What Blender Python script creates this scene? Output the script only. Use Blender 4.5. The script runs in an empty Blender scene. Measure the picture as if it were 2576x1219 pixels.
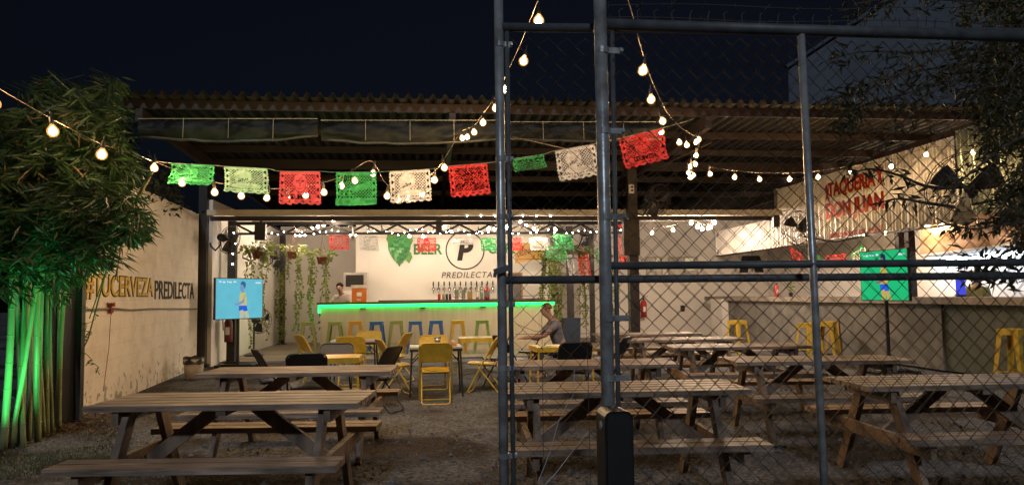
import bpy, math, random
from mathutils import Vector, Matrix, noise
random.seed(7)
rnd = random.random
def ru(a, b): return a + (b - a) * rnd()
sc = bpy.context.scene
col = sc.collection

# ------------------------------------------------------------------ camera
FPX, HC = 1930.0, 1.42                       # focal length in pixels of a 2576 px wide picture, eye height
YAW, PIT, ROL = math.radians(6.3), math.atan(131.5 / 1930.0), 0.012
_F0 = Vector((math.sin(YAW), math.cos(YAW), 0)); _R0 = Vector((math.cos(YAW), -math.sin(YAW), 0)); _Z = Vector((0, 0, 1))
CF = _F0 * math.cos(PIT) + _Z * math.sin(PIT); _U0 = _Z * math.cos(PIT) - _F0 * math.sin(PIT)
CU = _U0 * math.cos(ROL) + _R0 * math.sin(ROL); CR = _R0 * math.cos(ROL) - _U0 * math.sin(ROL)
CP = Vector((0, 0, HC))
cam = bpy.data.cameras.new("camera"); cam_o = bpy.data.objects.new("camera", cam); col.objects.link(cam_o)
cam.sensor_width = 36.0; cam.lens = 36.0 * FPX / 2576.0; cam.clip_start = 0.05; cam.clip_end = 600
m = Matrix((CR, CU, -CF)).transposed().to_4x4(); m.translation = CP; cam_o.matrix_world = m
sc.camera = cam_o
# ------------------------------------------------------------------ world, moon-like street glow, exposure
world = bpy.data.worlds.new("World"); sc.world = world; world.use_nodes = True
nt = world.node_tree; nt.nodes.clear()
sky = nt.nodes.new("ShaderNodeTexSky"); sky.sky_type = 'NISHITA'; sky.sun_disc = False
sky.sun_elevation = math.radians(1.0); sky.sun_rotation = math.radians(200); sky.ozone_density = 6.0; sky.air_density = 1.0; sky.dust_density = 0.3
bg = nt.nodes.new("ShaderNodeBackground"); wo = nt.nodes.new("ShaderNodeOutputWorld")
bg.inputs[1].default_value = 0.0085
hs = nt.nodes.new('ShaderNodeHueSaturation'); hs.inputs['Saturation'].default_value = 0.62
nt.links.new(sky.outputs[0], hs.inputs['Color']); nt.links.new(hs.outputs[0], bg.inputs[0]); nt.links.new(bg.outputs[0], wo.inputs[0])
sun = bpy.data.lights.new("night_glow", 'SUN'); sun.energy = 0.85; sun.angle = math.radians(2.5); sun.color = (0.76, 0.86, 1.0)
sun_o = bpy.data.objects.new("night_glow", sun); col.objects.link(sun_o)
sun_o.rotation_euler = Vector((-0.10, -1.0, 0.66)).to_track_quat('Z', 'Y').to_euler()
sc.view_settings.view_transform = 'Standard'; sc.view_settings.look = 'None'
sc.view_settings.exposure = 0.0; sc.view_settings.gamma = 1.0
cy = sc.cycles
cy.use_denoising = True
try: cy.denoiser = 'OPENIMAGEDENOISE'
except Exception: pass
cy.max_bounces = 6; cy.diffuse_bounces = 3; cy.glossy_bounces = 3; cy.transmission_bounces = 4; cy.transparent_max_bounces = 8
cy.caustics_reflective = False; cy.caustics_refractive = False
cy.sample_clamp_indirect = 3.0; cy.sample_clamp_direct = 0.0
try: cy.use_light_tree = True
except Exception: pass
BULB = 560.0; LEDG = 6.5; TUBE = 60.0

# ------------------------------------------------------------------ pixel -> point at a real depth / height / wall
def ray(px, py): return CF * FPX + CR * (px - 1288) + CU * (609.5 - py)
def PG(px, py, z=0.0): d = ray(px, py); return CP + d * ((z - HC) / d.z)
def PV(px, py, v): d = ray(px, py); return CP + d * (v / d.y)
def PU(px, py, u): d = ray(px, py); return CP + d * (u / d.x)
def PP(px, py, p0, n): d = ray(px, py); return CP + d * ((Vector(p0) - CP).dot(n) / d.dot(n))

# ------------------------------------------------------------------ materials
MATS = {}
def mat(name, c, rough=0.7, metal=0.0, var=0.12, scale=6.0, bump=0.0, bscale=40.0, emis=None, es=0.0, stretch=None, c2=None, trans=0.0, spec=0.5):
    if name in MATS: return MATS[name]
    M = bpy.data.materials.new(name); M.use_nodes = True; t = M.node_tree; N = t.nodes; L = t.links
    b = N["Principled BSDF"]; b.inputs["Roughness"].default_value = rough; b.inputs["Metallic"].default_value = metal
    b.inputs["Specular IOR Level"].default_value = spec
    if trans: b.inputs["Transmission Weight"].default_value = trans
    if emis: b.inputs["Emission Color"].default_value = (*emis, 1); b.inputs["Emission Strength"].default_value = es
    tc = N.new("ShaderNodeTexCoord"); mp = N.new("ShaderNodeMapping"); L.new(tc.outputs["Object"], mp.inputs[0])
    if stretch: mp.inputs["Scale"].default_value = stretch
    nz = N.new("ShaderNodeTexNoise"); nz.inputs["Scale"].default_value = scale; nz.inputs["Detail"].default_value = 6
    L.new(mp.outputs[0], nz.inputs["Vector"])
    if name.startswith('weathered'):
        oi = N.new('ShaderNodeObjectInfo'); mm = N.new('ShaderNodeMath'); mm.operation = 'MULTIPLY'; mm.inputs[1].default_value = 40; L.new(oi.outputs['Random'], mm.inputs[0]); L.new(mm.outputs[0], mp.inputs['Location'])
    cr = N.new("ShaderNodeValToRGB"); L.new(nz.outputs["Fac"], cr.inputs[0])
    c2 = c2 or tuple(x * (1 - 2 * var) for x in c); hi = tuple(min(1, x * (1 + var)) for x in c)
    cr.color_ramp.elements[0].position = 0.3; cr.color_ramp.elements[1].position = 0.7
    cr.color_ramp.elements[0].color = (*c2, 1); cr.color_ramp.elements[1].color = (*hi, 1)
    L.new(cr.outputs[0], b.inputs["Base Color"])
    if name.startswith('weathered'):
        n4 = N.new('ShaderNodeTexNoise'); n4.inputs['Scale'].default_value = 3.2; n4.inputs['Detail'].default_value = 4; vm = N.new('ShaderNodeVectorMath'); L.new(tc.outputs['Object'], vm.inputs[0]); L.new(mm.outputs[0], vm.inputs[1]); L.new(vm.outputs[0], n4.inputs['Vector'])
        mr = N.new('ShaderNodeMapRange'); mr.inputs[1].default_value = .3; mr.inputs[2].default_value = .7; mr.inputs[3].default_value = .52; mr.inputs[4].default_value = 1.15; L.new(n4.outputs['Fac'], mr.inputs[0])
        hv = N.new('ShaderNodeHueSaturation'); hv.inputs['Saturation'].default_value = .92; L.new(mr.outputs[0], hv.inputs['Value']); L.new(cr.outputs[0], hv.inputs['Color']); L.new(hv.outputs[0], b.inputs['Base Color'])
    if bump:
        n2 = N.new("ShaderNodeTexNoise"); n2.inputs["Scale"].default_value = bscale; n2.inputs["Detail"].default_value = 5
        L.new(mp.outputs[0], n2.inputs["Vector"])
        bp = N.new("ShaderNodeBump"); bp.inputs["Strength"].default_value = bump; bp.inputs["Distance"].default_value = 0.02
        L.new(n2.outputs["Fac"], bp.inputs["Height"]); L.new(bp.outputs[0], b.inputs["Normal"])
    MATS[name] = M
    return M
def leafmat(name, c, t=0.35, var=0.35, rough=0.5):
    if name in MATS: return MATS[name]
    M = bpy.data.materials.new(name); M.use_nodes = True; tr = M.node_tree; N = tr.nodes; L = tr.links
    b = N["Principled BSDF"]; b.inputs["Roughness"].default_value = rough
    tc = N.new("ShaderNodeTexCoord"); nz = N.new("ShaderNodeTexNoise"); nz.inputs["Scale"].default_value = 3.0; nz.inputs["Detail"].default_value = 8
    L.new(tc.outputs["Object"], nz.inputs["Vector"])
    cr = N.new("ShaderNodeValToRGB"); L.new(nz.outputs["Fac"], cr.inputs[0])
    cr.color_ramp.elements[0].position = 0.35; cr.color_ramp.elements[1].position = 0.65
    cr.color_ramp.elements[0].color = (*[x * (1 - var) for x in c], 1); cr.color_ramp.elements[1].color = (*[min(1, x * (1 + var)) for x in c], 1)
    L.new(cr.outputs[0], b.inputs["Base Color"])
    tl = N.new("ShaderNodeBsdfTranslucent"); L.new(cr.outputs[0], tl.inputs[0])
    mx = N.new("ShaderNodeMixShader"); mx.inputs[0].default_value = t
    L.new(b.outputs[0], mx.inputs[1]); L.new(tl.outputs[0], mx.inputs[2]); L.new(mx.outputs[0], N["Material Output"].inputs[0])
    MATS[name] = M; return M
def emat(name, c, s):
    if name in MATS: return MATS[name]
    M = bpy.data.materials.new(name); M.use_nodes = True; N = M.node_tree.nodes; N.clear()
    e = N.new("ShaderNodeEmission"); e.inputs[0].default_value = (*c, 1); e.inputs[1].default_value = s
    o = N.new("ShaderNodeOutputMaterial"); M.node_tree.links.new(e.outputs[0], o.inputs[0]); MATS[name] = M; return M

def gravel_mat():
    M = bpy.data.materials.new("gravel"); M.use_nodes = True; t = M.node_tree; N = t.nodes; L = t.links
    b = N["Principled BSDF"]; b.inputs["Roughness"].default_value = 0.9; b.inputs["Specular IOR Level"].default_value = 0.25
    tc = N.new("ShaderNodeTexCoord")
    vo = N.new("ShaderNodeTexVoronoi"); vo.inputs["Scale"].default_value = 38; L.new(tc.outputs["Object"], vo.inputs["Vector"])
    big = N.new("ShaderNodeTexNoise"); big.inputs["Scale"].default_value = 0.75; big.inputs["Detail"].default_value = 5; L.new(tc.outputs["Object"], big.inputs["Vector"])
    cr = N.new("ShaderNodeValToRGB"); L.new(vo.outputs["Color"], cr.inputs[0])
    cr.color_ramp.elements[0].color = (0.036, 0.037, 0.041, 1); cr.color_ramp.elements[1].color = (0.21, 0.215, 0.23, 1)
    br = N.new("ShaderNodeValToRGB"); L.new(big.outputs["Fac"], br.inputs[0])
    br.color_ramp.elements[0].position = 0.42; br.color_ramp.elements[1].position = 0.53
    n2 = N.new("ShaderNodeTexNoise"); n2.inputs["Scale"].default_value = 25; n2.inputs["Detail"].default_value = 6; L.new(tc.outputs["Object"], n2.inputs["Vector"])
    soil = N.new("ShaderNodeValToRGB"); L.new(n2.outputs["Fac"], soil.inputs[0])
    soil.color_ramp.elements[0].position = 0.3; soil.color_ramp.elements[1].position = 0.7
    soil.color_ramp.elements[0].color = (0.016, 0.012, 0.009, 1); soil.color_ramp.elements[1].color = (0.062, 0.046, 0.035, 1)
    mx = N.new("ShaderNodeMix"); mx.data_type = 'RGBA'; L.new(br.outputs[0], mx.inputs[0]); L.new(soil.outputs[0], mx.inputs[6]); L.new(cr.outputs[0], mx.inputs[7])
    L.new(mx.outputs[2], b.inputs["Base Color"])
    bp = N.new("ShaderNodeBump"); bp.inputs["Strength"].default_value = 0.9; bp.inputs["Distance"].default_value = 0.02
    L.new(vo.outputs["Distance"], bp.inputs["Height"]); L.new(bp.outputs[0], b.inputs["Normal"])
    return M
def block_mat(name, c, bw=0.40, bh=0.20, mort=0.012, dirt=0.5):
    # painted concrete block: courses, stains, grime; local x along the wall, z up
    M = bpy.data.materials.new(name); M.use_nodes = True; t = M.node_tree; N = t.nodes; L = t.links
    b = N["Principled BSDF"]; b.inputs["Roughness"].default_value = 0.85; b.inputs["Specular IOR Level"].default_value = 0.2
    tc = N.new("ShaderNodeTexCoord"); sp = N.new("ShaderNodeSeparateXYZ"); L.new(tc.outputs["Object"], sp.inputs[0])
    cb = N.new("ShaderNodeCombineXYZ"); L.new(sp.outputs[0], cb.inputs[0]); L.new(sp.outputs[2], cb.inputs[1])
    bk = N.new("ShaderNodeTexBrick"); L.new(cb.outputs[0], bk.inputs["Vector"]); bk.inputs["Scale"].default_value = 1
    bk.inputs["Brick Width"].default_value = bw; bk.inputs["Row Height"].default_value = bh; bk.inputs["Mortar Size"].default_value = mort; bk.inputs["Mortar Smooth"].default_value = 0.6
    bk.inputs["Color1"].default_value = (*c, 1); bk.inputs["Color2"].default_value = (*[x * 0.95 for x in c], 1); bk.inputs["Mortar"].default_value = (*[x * 0.93 for x in c], 1)
    n1 = N.new("ShaderNodeTexNoise"); n1.inputs["Scale"].default_value = 2.2; n1.inputs["Detail"].default_value = 9; n1.inputs["Roughness"].default_value = 0.65; L.new(tc.outputs["Object"], n1.inputs["Vector"])
    cr = N.new("ShaderNodeValToRGB"); L.new(n1.outputs["Fac"], cr.inputs[0]); cr.color_ramp.elements[0].position = 0.30; cr.color_ramp.elements[1].position = 0.55
    cr.color_ramp.elements[0].color = (0.62, 0.56, 0.5, 1); cr.color_ramp.elements[1].color = (1, 1, 1, 1)
    mx = N.new("ShaderNodeMix"); mx.data_type = 'RGBA'; mx.blend_type = 'MULTIPLY'; mx.inputs[0].default_value = dirt
    L.new(bk.outputs["Color"], mx.inputs[6]); L.new(cr.outputs[0], mx.inputs[7]); 
    # flaking paint low on the wall
    n3 = N.new("ShaderNodeTexNoise"); n3.inputs["Scale"].default_value = 7; n3.inputs["Detail"].default_value = 6; L.new(tc.outputs["Object"], n3.inputs["Vector"])
    mr = N.new("ShaderNodeMapRange"); L.new(sp.outputs[2], mr.inputs[0]); mr.inputs[1].default_value = 0.0; mr.inputs[2].default_value = 0.9; mr.inputs[3].default_value = 0.17; mr.inputs[4].default_value = -0.05
    ad = N.new("ShaderNodeMath"); ad.operation = 'ADD'; L.new(n3.outputs["Fac"], ad.inputs[0]); L.new(mr.outputs[0], ad.inputs[1])
    c3 = N.new("ShaderNodeValToRGB"); L.new(ad.outputs[0], c3.inputs[0]); c3.color_ramp.elements[0].position = 0.68; c3.color_ramp.elements[1].position = 0.72
    m2 = N.new("ShaderNodeMix"); m2.data_type = 'RGBA'; L.new(c3.outputs[0], m2.inputs[0]); L.new(mx.outputs[2], m2.inputs[6]); m2.inputs[7].default_value = (*[x * 0.45 for x in c], 1)
    L.new(m2.outputs[2], b.inputs["Base Color"])
    sm = N.new("ShaderNodeMath"); sm.operation = 'MULTIPLY_ADD'; L.new(bk.outputs["Fac"], sm.inputs[0]); sm.inputs[1].default_value = -0.13; L.new(n3.outputs["Fac"], sm.inputs[2])
    bp = N.new("ShaderNodeBump"); bp.inputs["Strength"].default_value = 0.45; bp.inputs["Distance"].default_value = 0.02
    L.new(sm.outputs[0], bp.inputs["Height"]); L.new(bp.outputs[0], b.inputs["Normal"])
    MATS[name] = M; return M

WOOD = mat("weathered_pine", (0.34, 0.235, 0.16), 0.55, var=0.28, scale=5, stretch=(0.7, 9, 9), bump=0.25, bscale=9)
WOODD = mat("weathered_pine_legs", (0.27, 0.175, 0.11), 0.65, var=0.28, scale=5, stretch=(3, 3, 1), bump=0.2)
GALV = mat("galvanised_steel", (0.40, 0.415, 0.42), 0.32, metal=0.35, var=0.22, scale=14, c2=(.22, .205, .19), bump=0.08, bscale=60)
GALVD = mat("dull_wire", (0.06, 0.048, 0.04), 0.7, metal=0.0, var=0.25, scale=15)
RAIL = mat("dark_pipe", (0.10, 0.105, 0.11), 0.55, metal=0.1, var=0.2, scale=14)
BLACK = mat("black_steel", (0.022, 0.02, 0.02), 0.5, var=0.2, spec=0.4)
BROWN = mat("brown_steel", (0.021, 0.010, 0.007), 0.55, var=0.2, scale=3)
BLKPL = mat("black_plastic", (0.012, 0.012, 0.013), 0.38, var=0.2)
WHITEP = mat("white_paint", (0.74, 0.71, 0.68), 0.8, var=0.05, scale=1.5, bump=0.05)
LOGOW = mat("logo_wall_paint", (0.76, 0.73, 0.68), 0.75, var=0.03, scale=1.0, bump=0.04)
CREAM = mat("cream_sheet", (0.56, 0.50, 0.40), 0.6, var=0.08, scale=4)
CEIL = mat("roof_underside", (0.55, 0.53, 0.5), 0.7, var=0.06)
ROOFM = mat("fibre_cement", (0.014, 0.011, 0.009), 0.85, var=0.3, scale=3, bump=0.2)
YEL = mat("yellow_paint", (0.62, 0.40, 0.035), 0.38, var=0.1, scale=12)
BLU = mat("blue_paint", (0.035, 0.14, 0.42), 0.38, var=0.12, scale=12)
OLI = mat("olive_paint", (0.27, 0.31, 0.10), 0.45, var=0.12, scale=12)
GRNP = mat("green_paint", (0.26, 0.42, 0.12), 0.42, var=0.12, scale=12)
CHBLK = mat("chair_black", (0.014, 0.014, 0.017), 0.42, var=0.2)
CONC = mat("grey_concrete", (0.155, 0.148, 0.138), 0.85, var=0.2, scale=3, bump=0.15)
TABTOP = mat("pale_tabletop", (0.45, 0.42, 0.36), 0.3, var=0.08)
ZINC = mat("zinc_sheet", (0.38, 0.365, 0.34), 0.36, metal=0.65, var=0.12, scale=2.5)
ZINCB = mat("zinc_sheet_green_tint", (0.30, 0.33, 0.27), 0.30, metal=0.9, var=0.15, scale=2.5)
RED = mat("red_paint", (0.40, 0.016, 0.010), 0.6, var=0.15)
BULBM = emat("warm_bulb", (1.0, 0.66, 0.34), BULB)
BULBF = emat("warm_bulb_indoor", (1.0, 0.79, 0.60), BULB * 1.2)
FAIRY = emat("fairy_light", (1.0, 0.9, 0.74), 60.0)
CORD = mat("brown_cord", (0.10, 0.065, 0.04), 0.6)
LEAF_B = leafmat("bamboo_leaf", (0.025, 0.053, 0.012), var=.5)
LEAF_V = leafmat("vine_leaf", (0.20, 0.25, 0.06))
LEAF_T = leafmat("tree_leaf", (0.020, 0.026, 0.007))
SKIN = mat("skin", (0.40, 0.22, 0.15), 0.55, var=0.06)
HAIRB = mat("black_hair", (0.012, 0.010, 0.009), 0.5)
HAIRR = mat("cropped_brown_hair", (0.16, 0.075, 0.04), 0.6)

# ------------------------------------------------------------------ mesh builder
class MB:
    def __init__(s): s.v = []; s.f = []
    def box(s, cx, cy, cz, sx, sy, sz, M=None, taper=None):
        n = len(s.v)
        for dz in (-1, 1):
            k = taper if (taper and dz > 0) else 1.0
            for dx, dy in ((-1, -1), (1, -1), (1, 1), (-1, 1)):
                p = Vector((cx + dx * sx / 2 * k, cy + dy * sy / 2 * k, cz + dz * sz / 2))
                s.v.append(M @ p if M else p)
        s.f += [(n, n+3, n+2, n+1), (n+4, n+5, n+6, n+7), (n, n+1, n+5, n+4), (n+1, n+2, n+6, n+5), (n+2, n+3, n+7, n+6), (n+3, n, n+4, n+7)]
        return s
    def bar(s, a, b, w, h, up=(0, 0, 1)):
        a = Vector(a); b = Vector(b); d = b - a; L = d.length; d.normalize(); u = Vector(up)
        x = d.cross(u)
        if x.length < 1e-4: x = d.cross(Vector((0, 1, 0)))
        x.normalize(); y = x.cross(d).normalized()
        M = Matrix((x, d, y)).transposed().to_4x4(); M.translation = (a + b) / 2
        return s.box(0, 0, 0, w, L, h, M)
    def tube(s, pts, r, n=6, closed=False, cap=True):
        P = [Vector(p) for p in pts]; k = len(P); n0 = len(s.v)
        rs = r if isinstance(r, (list, tuple)) else [r] * k
        nrm = None
        for i, p in enumerate(P):
            if closed: d = P[(i + 1) % k] - P[i - 1]
            else: d = P[min(i + 1, k - 1)] - P[max(i - 1, 0)]
            if d.length < 1e-9: d = Vector((0, 0, 1))
            d.normalize()
            if nrm is None:
                nrm = d.orthogonal().normalized()
            else:
                nrm = nrm - d * nrm.dot(d)
                if nrm.length < 1e-6: nrm = d.orthogonal()
                nrm.normalize()
            b = d.cross(nrm)
            for j in range(n):
                a = 2 * math.pi * j / n
                s.v.append(p + (nrm * math.cos(a) + b * math.sin(a)) * rs[i])
        for i in range(k if closed else k - 1):
            i2 = (i + 1) % k
            for j in range(n):
                j2 = (j + 1) % n
                s.f.append((n0 + i * n + j, n0 + i * n + j2, n0 + i2 * n + j2, n0 + i2 * n + j))
        if cap and not closed:
            s.f.append(tuple(n0 + j for j in range(n - 1, -1, -1))); s.f.append(tuple(n0 + (k - 1) * n + j for j in range(n)))
        return s
    def lathe(s, prof, n=12, c=(0, 0, 0), axis=None):
        n0 = len(s.v); c = Vector(c); Q = axis.to_track_quat('Z', 'Y') if axis else None
        for r, z in prof:
            for j in range(n):
                a = 2 * math.pi * j / n; p = Vector((r * math.cos(a), r * math.sin(a), z))
                s.v.append(c + (Q @ p if Q else p))
        for i in range(len(prof) - 1):
            for j in range(n):
                j2 = (j + 1) % n
                s.f.append((n0 + i*n + j, n0 + i*n + j2, n0 + (i+1)*n + j2, n0 + (i+1)*n + j))
        s.f.append(tuple(n0 + j for j in range(n - 1, -1, -1))); s.f.append(tuple(n0 + (len(prof) - 1) * n + j for j in range(n)))
        return s
    def prism(s, poly, o, x, y, d):          # polygon in the plane (o; x, y) given thickness along d
        o = Vector(o); x = Vector(x); y = Vector(y); d = Vector(d); n0 = len(s.v); k = len(poly)
        for t in (0, 1):
            for a, b in poly: s.v.append(o + x * a + y * b + d * t)
        s.f.append(tuple(n0 + i for i in range(k))); s.f.append(tuple(n0 + k + i for i in range(k - 1, -1, -1)))
        for i in range(k):
            j = (i + 1) % k; s.f.append((n0 + i, n0 + k + i, n0 + k + j, n0 + j))
        return s
    def grid(s, fn, nu, nv):
        n0 = len(s.v)
        for j in range(nv + 1):
            for i in range(nu + 1): s.v.append(Vector(fn(i / nu, j / nv)))
        for j in range(nv):
            for i in range(nu):
                a = n0 + j * (nu + 1) + i; s.f.append((a, a + 1, a + nu + 2, a + nu + 1))
        return s
    def ball(s, c, r, n=8, m_=5, sc_=(1, 1, 1)):
        n0 = len(s.v); c = Vector(c)
        for i in range(1, m_):
            t = math.pi * i / m_
            for j in range(n):
                a = 2 * math.pi * j / n
                s.v.append(c + Vector((r*sc_[0]*math.sin(t)*math.cos(a), r*sc_[1]*math.sin(t)*math.sin(a), r*sc_[2]*math.cos(t))))
        top = len(s.v); s.v.append(c + Vector((0, 0, r*sc_[2]))); bot = len(s.v); s.v.append(c - Vector((0, 0, r*sc_[2])))
        for i in range(m_ - 2):
            for j in range(n):
                j2 = (j + 1) % n; s.f.append((n0 + i*n + j, n0 + (i+1)*n + j, n0 + (i+1)*n + j2, n0 + i*n + j2))
        for j in range(n):
            j2 = (j + 1) % n; s.f.append((top, n0 + j, n0 + j2)); s.f.append((bot, n0 + (m_-2)*n + j2, n0 + (m_-2)*n + j))
        return s
    def leaf(s, p, d, L, w, up=None):
        d = d.normalized(); x = d.cross(up or Vector((ru(-1, 1), ru(-1, 1), ru(-1, 1))))
        if x.length < 1e-3: x = d.orthogonal()
        x.normalize(); n0 = len(s.v); nn = x.cross(d)
        s.v += [p, p + d * L * 0.4 + x * w / 2 + nn * w * 0.12, p + d * L - nn * L * 0.08, p + d * L * 0.4 - x * w / 2 + nn * w * 0.12]
        s.f.append((n0, n0 + 1, n0 + 2, n0 + 3)); return s
    def build(s, name, mt, parent=None, smooth=False, local=False):
        me = bpy.data.meshes.new(name); me.from_pydata([tuple(v) for v in s.v], [], s.f); me.update()
        if smooth:
            me.polygons.foreach_set("use_smooth", [True] * len(me.polygons))
        me.materials.append(mt); o = bpy.data.objects.new(name, me); col.objects.link(o)
        if parent:
            o.parent = parent
            if not local: o.matrix_parent_inverse = wm(parent).inverted()
        return o
def wm(o):
    M = Matrix.Translation(o.location) @ o.rotation_euler.to_matrix().to_4x4()
    if o.parent: return wm(o.parent) @ o.matrix_parent_inverse @ M
    return M
def tag(o, label=None, cat=None, group=None, kind=None):
    if label: o["label"] = label
    if cat: o["category"] = cat
    if group: o["group"] = group
    if kind: o["kind"] = kind
    return o
def thing(name, label, cat, loc=(0, 0, 0), rz=0.0, group=None):
    o = bpy.data.objects.new(name, None); o.empty_display_size = 0.1; col.objects.link(o)
    o.location = loc; o.rotation_euler = (0, 0, rz); return tag(o, label, cat, group)
def clone(o, parent=None):
    c = o.copy(); col.objects.link(c)
    if parent: c.parent = parent
    for ch in list(o.children): clone(ch, c)
    return c
ORD = ["first", "second", "third", "fourth", "fifth", "sixth", "seventh", "eighth", "ninth", "tenth", "eleventh", "twelfth"]
def text_mb(body, o, x, y, w, h, shear=0.0, offset=0.0, depth=0.006, spacing=1.0):
    # lettering fitted into w x h from corner o, along x and y
    cu = bpy.data.curves.new("t", 'FONT'); cu.body = body; cu.shear = shear; cu.offset = offset; cu.extrude = 0.01; cu.space_character = spacing; cu.resolution_u = 4
    ob = bpy.data.objects.new("t", cu); col.objects.link(ob); bpy.context.view_layer.update()
    me = bpy.data.meshes.new_from_object(ob.evaluated_get(bpy.context.evaluated_depsgraph_get()))
    vs = [v.co.copy() for v in me.vertices]; fs = [tuple(p.vertices) for p in me.polygons]
    bpy.data.objects.remove(ob); bpy.data.curves.remove(cu); bpy.data.meshes.remove(me)
    x0 = min(v.x for v in vs); x1 = max(v.x for v in vs); y0 = min(v.y for v in vs); y1 = max(v.y for v in vs)
    o = Vector(o); x = Vector(x).normalized(); y = Vector(y).normalized(); n = x.cross(y)
    mb = MB(); mb.v = [o + x * ((v.x - x0) / (x1 - x0) * w) + y * ((v.y - y0) / (y1 - y0) * h) + n * (v.z / 0.01 * depth) for v in vs]; mb.f = fs
    return mb

# ================================================================== GROUND
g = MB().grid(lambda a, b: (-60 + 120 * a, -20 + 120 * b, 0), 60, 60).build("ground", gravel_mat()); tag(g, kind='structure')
fl = MB().box(4.0, 21.6, 0.02, 17.2, 8.4, 0.04).build("floor", mat("worn_floor", (0.20, 0.165, 0.13), 0.7, var=0.2, scale=1.2, bump=0.1)); tag(fl, kind='structure')
st = MB()
for i in range(9000):
    y = 3.6 + 9.5 * rnd() ** 1.5; x = ru(-0.62, 0.72) * y + 0.11 * y; r = ru(0.006, 0.017) if i % 12 else ru(.018, .034)
    n0 = len(st.v); c = Vector((x, y, r * 0.35))
    for d in ((1, 0, 0), (-1, 0, 0), (0, 1, 0), (0, -1, 0), (0, 0, 1)):
        st.v.append(c + Vector(d) * r * ru(0.6, 1.3) + Vector((ru(-.2, .2), ru(-.2, .2), 0)) * r)
    for a, b in ((0, 2), (2, 1), (1, 3), (3, 0)): st.f.append((n0 + a, n0 + b, n0 + 4))
o = st.build("gravel_stones", mat("stone", (0.15, 0.147, 0.15), 0.85, var=0.3, scale=9)); tag(o, "loose grey gravel stones scattered over the yard", "gravel", kind='stuff')
gr = MB()
for i in range(5200):
    p = PG(ru(-30, 330), ru(1065, 1219)); p.x += ru(-.1, .1)
    if noise.noise(p * 1.2) < -0.15 or p.x > -2.2 + ru(-.3, .2): continue
    gr.leaf(p, Vector((ru(-.6, .6), ru(-.6, .6), 1)), ru(0.02, 0.055), 0.006)
o = gr.build("grass", leafmat("grass_blade", (0.06, 0.085, 0.025))); tag(o, "short patchy grass at the foot of the bamboo", "grass", kind='stuff')
lt = MB()
for i in range(900):
    p = PG(ru(120, 330), ru(1035, 1100)) if i < 650 else PG(ru(0, 1240), ru(1000, 1219)); p.z = ru(0.005, 0.05 if i < 650 else .01)
    lt.leaf(p, Vector((ru(-1, 1), ru(-1, 1), ru(-.1, .35))), ru(0.06, 0.13), ru(.012, .02), Vector((0, 0, 1)))
o = lt.build("leaf_litter", leafmat("dry_leaf", (0.17, 0.09, 0.045), t=0.1)); tag(o, "dry brown bamboo leaves heaped by the black post", "leaf litter", kind='stuff')

# ================================================================== LEFT CONCRETE WALL
WA = Vector((-4.22, 9.75, 0)); WB = Vector((-4.74, 16.55, 0))
wd = (WB - WA); wl = wd.length; wd.normalize(); wn = Vector((wd.y, -wd.x, 0))      # wn faces the yard
w = thing("block_wall", "long white painted block wall bearing big yellow and black lettering", "wall", WA, math.atan2(wd.y, wd.x))
mb = MB(); T = 0.16; nseg = 90
def top(i): return 3.12 + 0.05 * i / nseg + 0.022 * noise.noise(Vector((i * 0.55, 3.1, 0))) + 0.012 * noise.noise(Vector((i * 2.3, 1.1, 0)))
for i in range(nseg + 1):
    x = wl * i / nseg; t = top(i); mb.v += [Vector((x, 0, 0)), Vector((x, 0, t)), Vector((x, T, t - 0.01)), Vector((x, T, 0))]
for i in range(nseg):
    a = 4 * i; b = a + 4
    for k in range(3): mb.f.append((a + k, b + k, b + k + 1, a + k + 1))
mb.f.append((0, 1, 2, 3)); mb.f.append((4*nseg + 3, 4*nseg + 2, 4*nseg + 1, 4*nseg))
mb.build("wall_face", block_mat("painted_block", (0.76, 0.69, 0.61)), w, local=True)
def WP(px, py, off=0.0): return PP(px, py, WA + wn * off, wn)
YL = mat("yellow_lettering", (0.62, 0.42, 0.05), 0.8); BKL = mat("black_lettering", (0.02, 0.018, 0.016), 0.8)
def wall_text(body, xa, xb, ta, ba, outline):
    A = WP(xa, ba); B = WP(xb, ba); zt = WP(xa, ta).z; W = (B - A).length; z0 = (A.z + B.z) / 2; A.z = z0; h = zt - z0
    text_mb(body, A + wn * 0.006, wd, _Z, W, h, offset=0.03 if outline else 0.012, depth=0.004).build("lettering", BKL, w)
    if outline:
        text_mb(body, A + wn * 0.012 + wd * 0.02 + _Z * 0.018, wd, _Z, W - 0.04, h - 0.036, offset=0.008, depth=0.004).build("lettering", YL, w)
wall_text("#TUCERVEZA", 211, 384, 684, 752, True); wall_text("PREDILECTA", 388, 487, 704, 752, False)
pp = [WP(px, py, 0.03) for px, py in ((206, 778), (245, 777), (290, 775), (330, 779), (380, 776), (430, 776), (495, 776))]
tag(MB().tube(pp, 0.013, 6).build("cable", mat("grey_cable", (0.22, 0.17, 0.13), 0.7)), "sagging grey cable clipped along the lettered wall", "cable")
q = WP(280, 772, 0.06); bw = MB()
for k in range(10): bw.leaf(q, Vector((ru(-1, 1), ru(-1, 1), ru(-1, 1))), 0.11, 0.07)
bw.tube([q, q + Vector((0.02, -0.1, -0.55)), q + Vector((0.0, -0.2, -1.1))], 0.004, 4)
tag(bw.build("ribbon_bow", mat("faded_red", (0.32, 0.09, 0.07), 0.8)), "small faded red bow tied to the cable below the lettering", "bow")
rp = MB().tube([PV(300, 560, 8.6), PV(262, 700, 8.8), PV(222, 850, 9.3), PV(212, 870, 9.5)], 0.008, 5)
tag(rp.build("guy_rope", CORD), "rope slanting down across the start of the yellow lettering", "rope")
rp = MB().tube([PV(318, 460, 8.3), PV(295, 600, 8.5), PV(225, 800, 9.2)], 0.006, 5)
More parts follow.
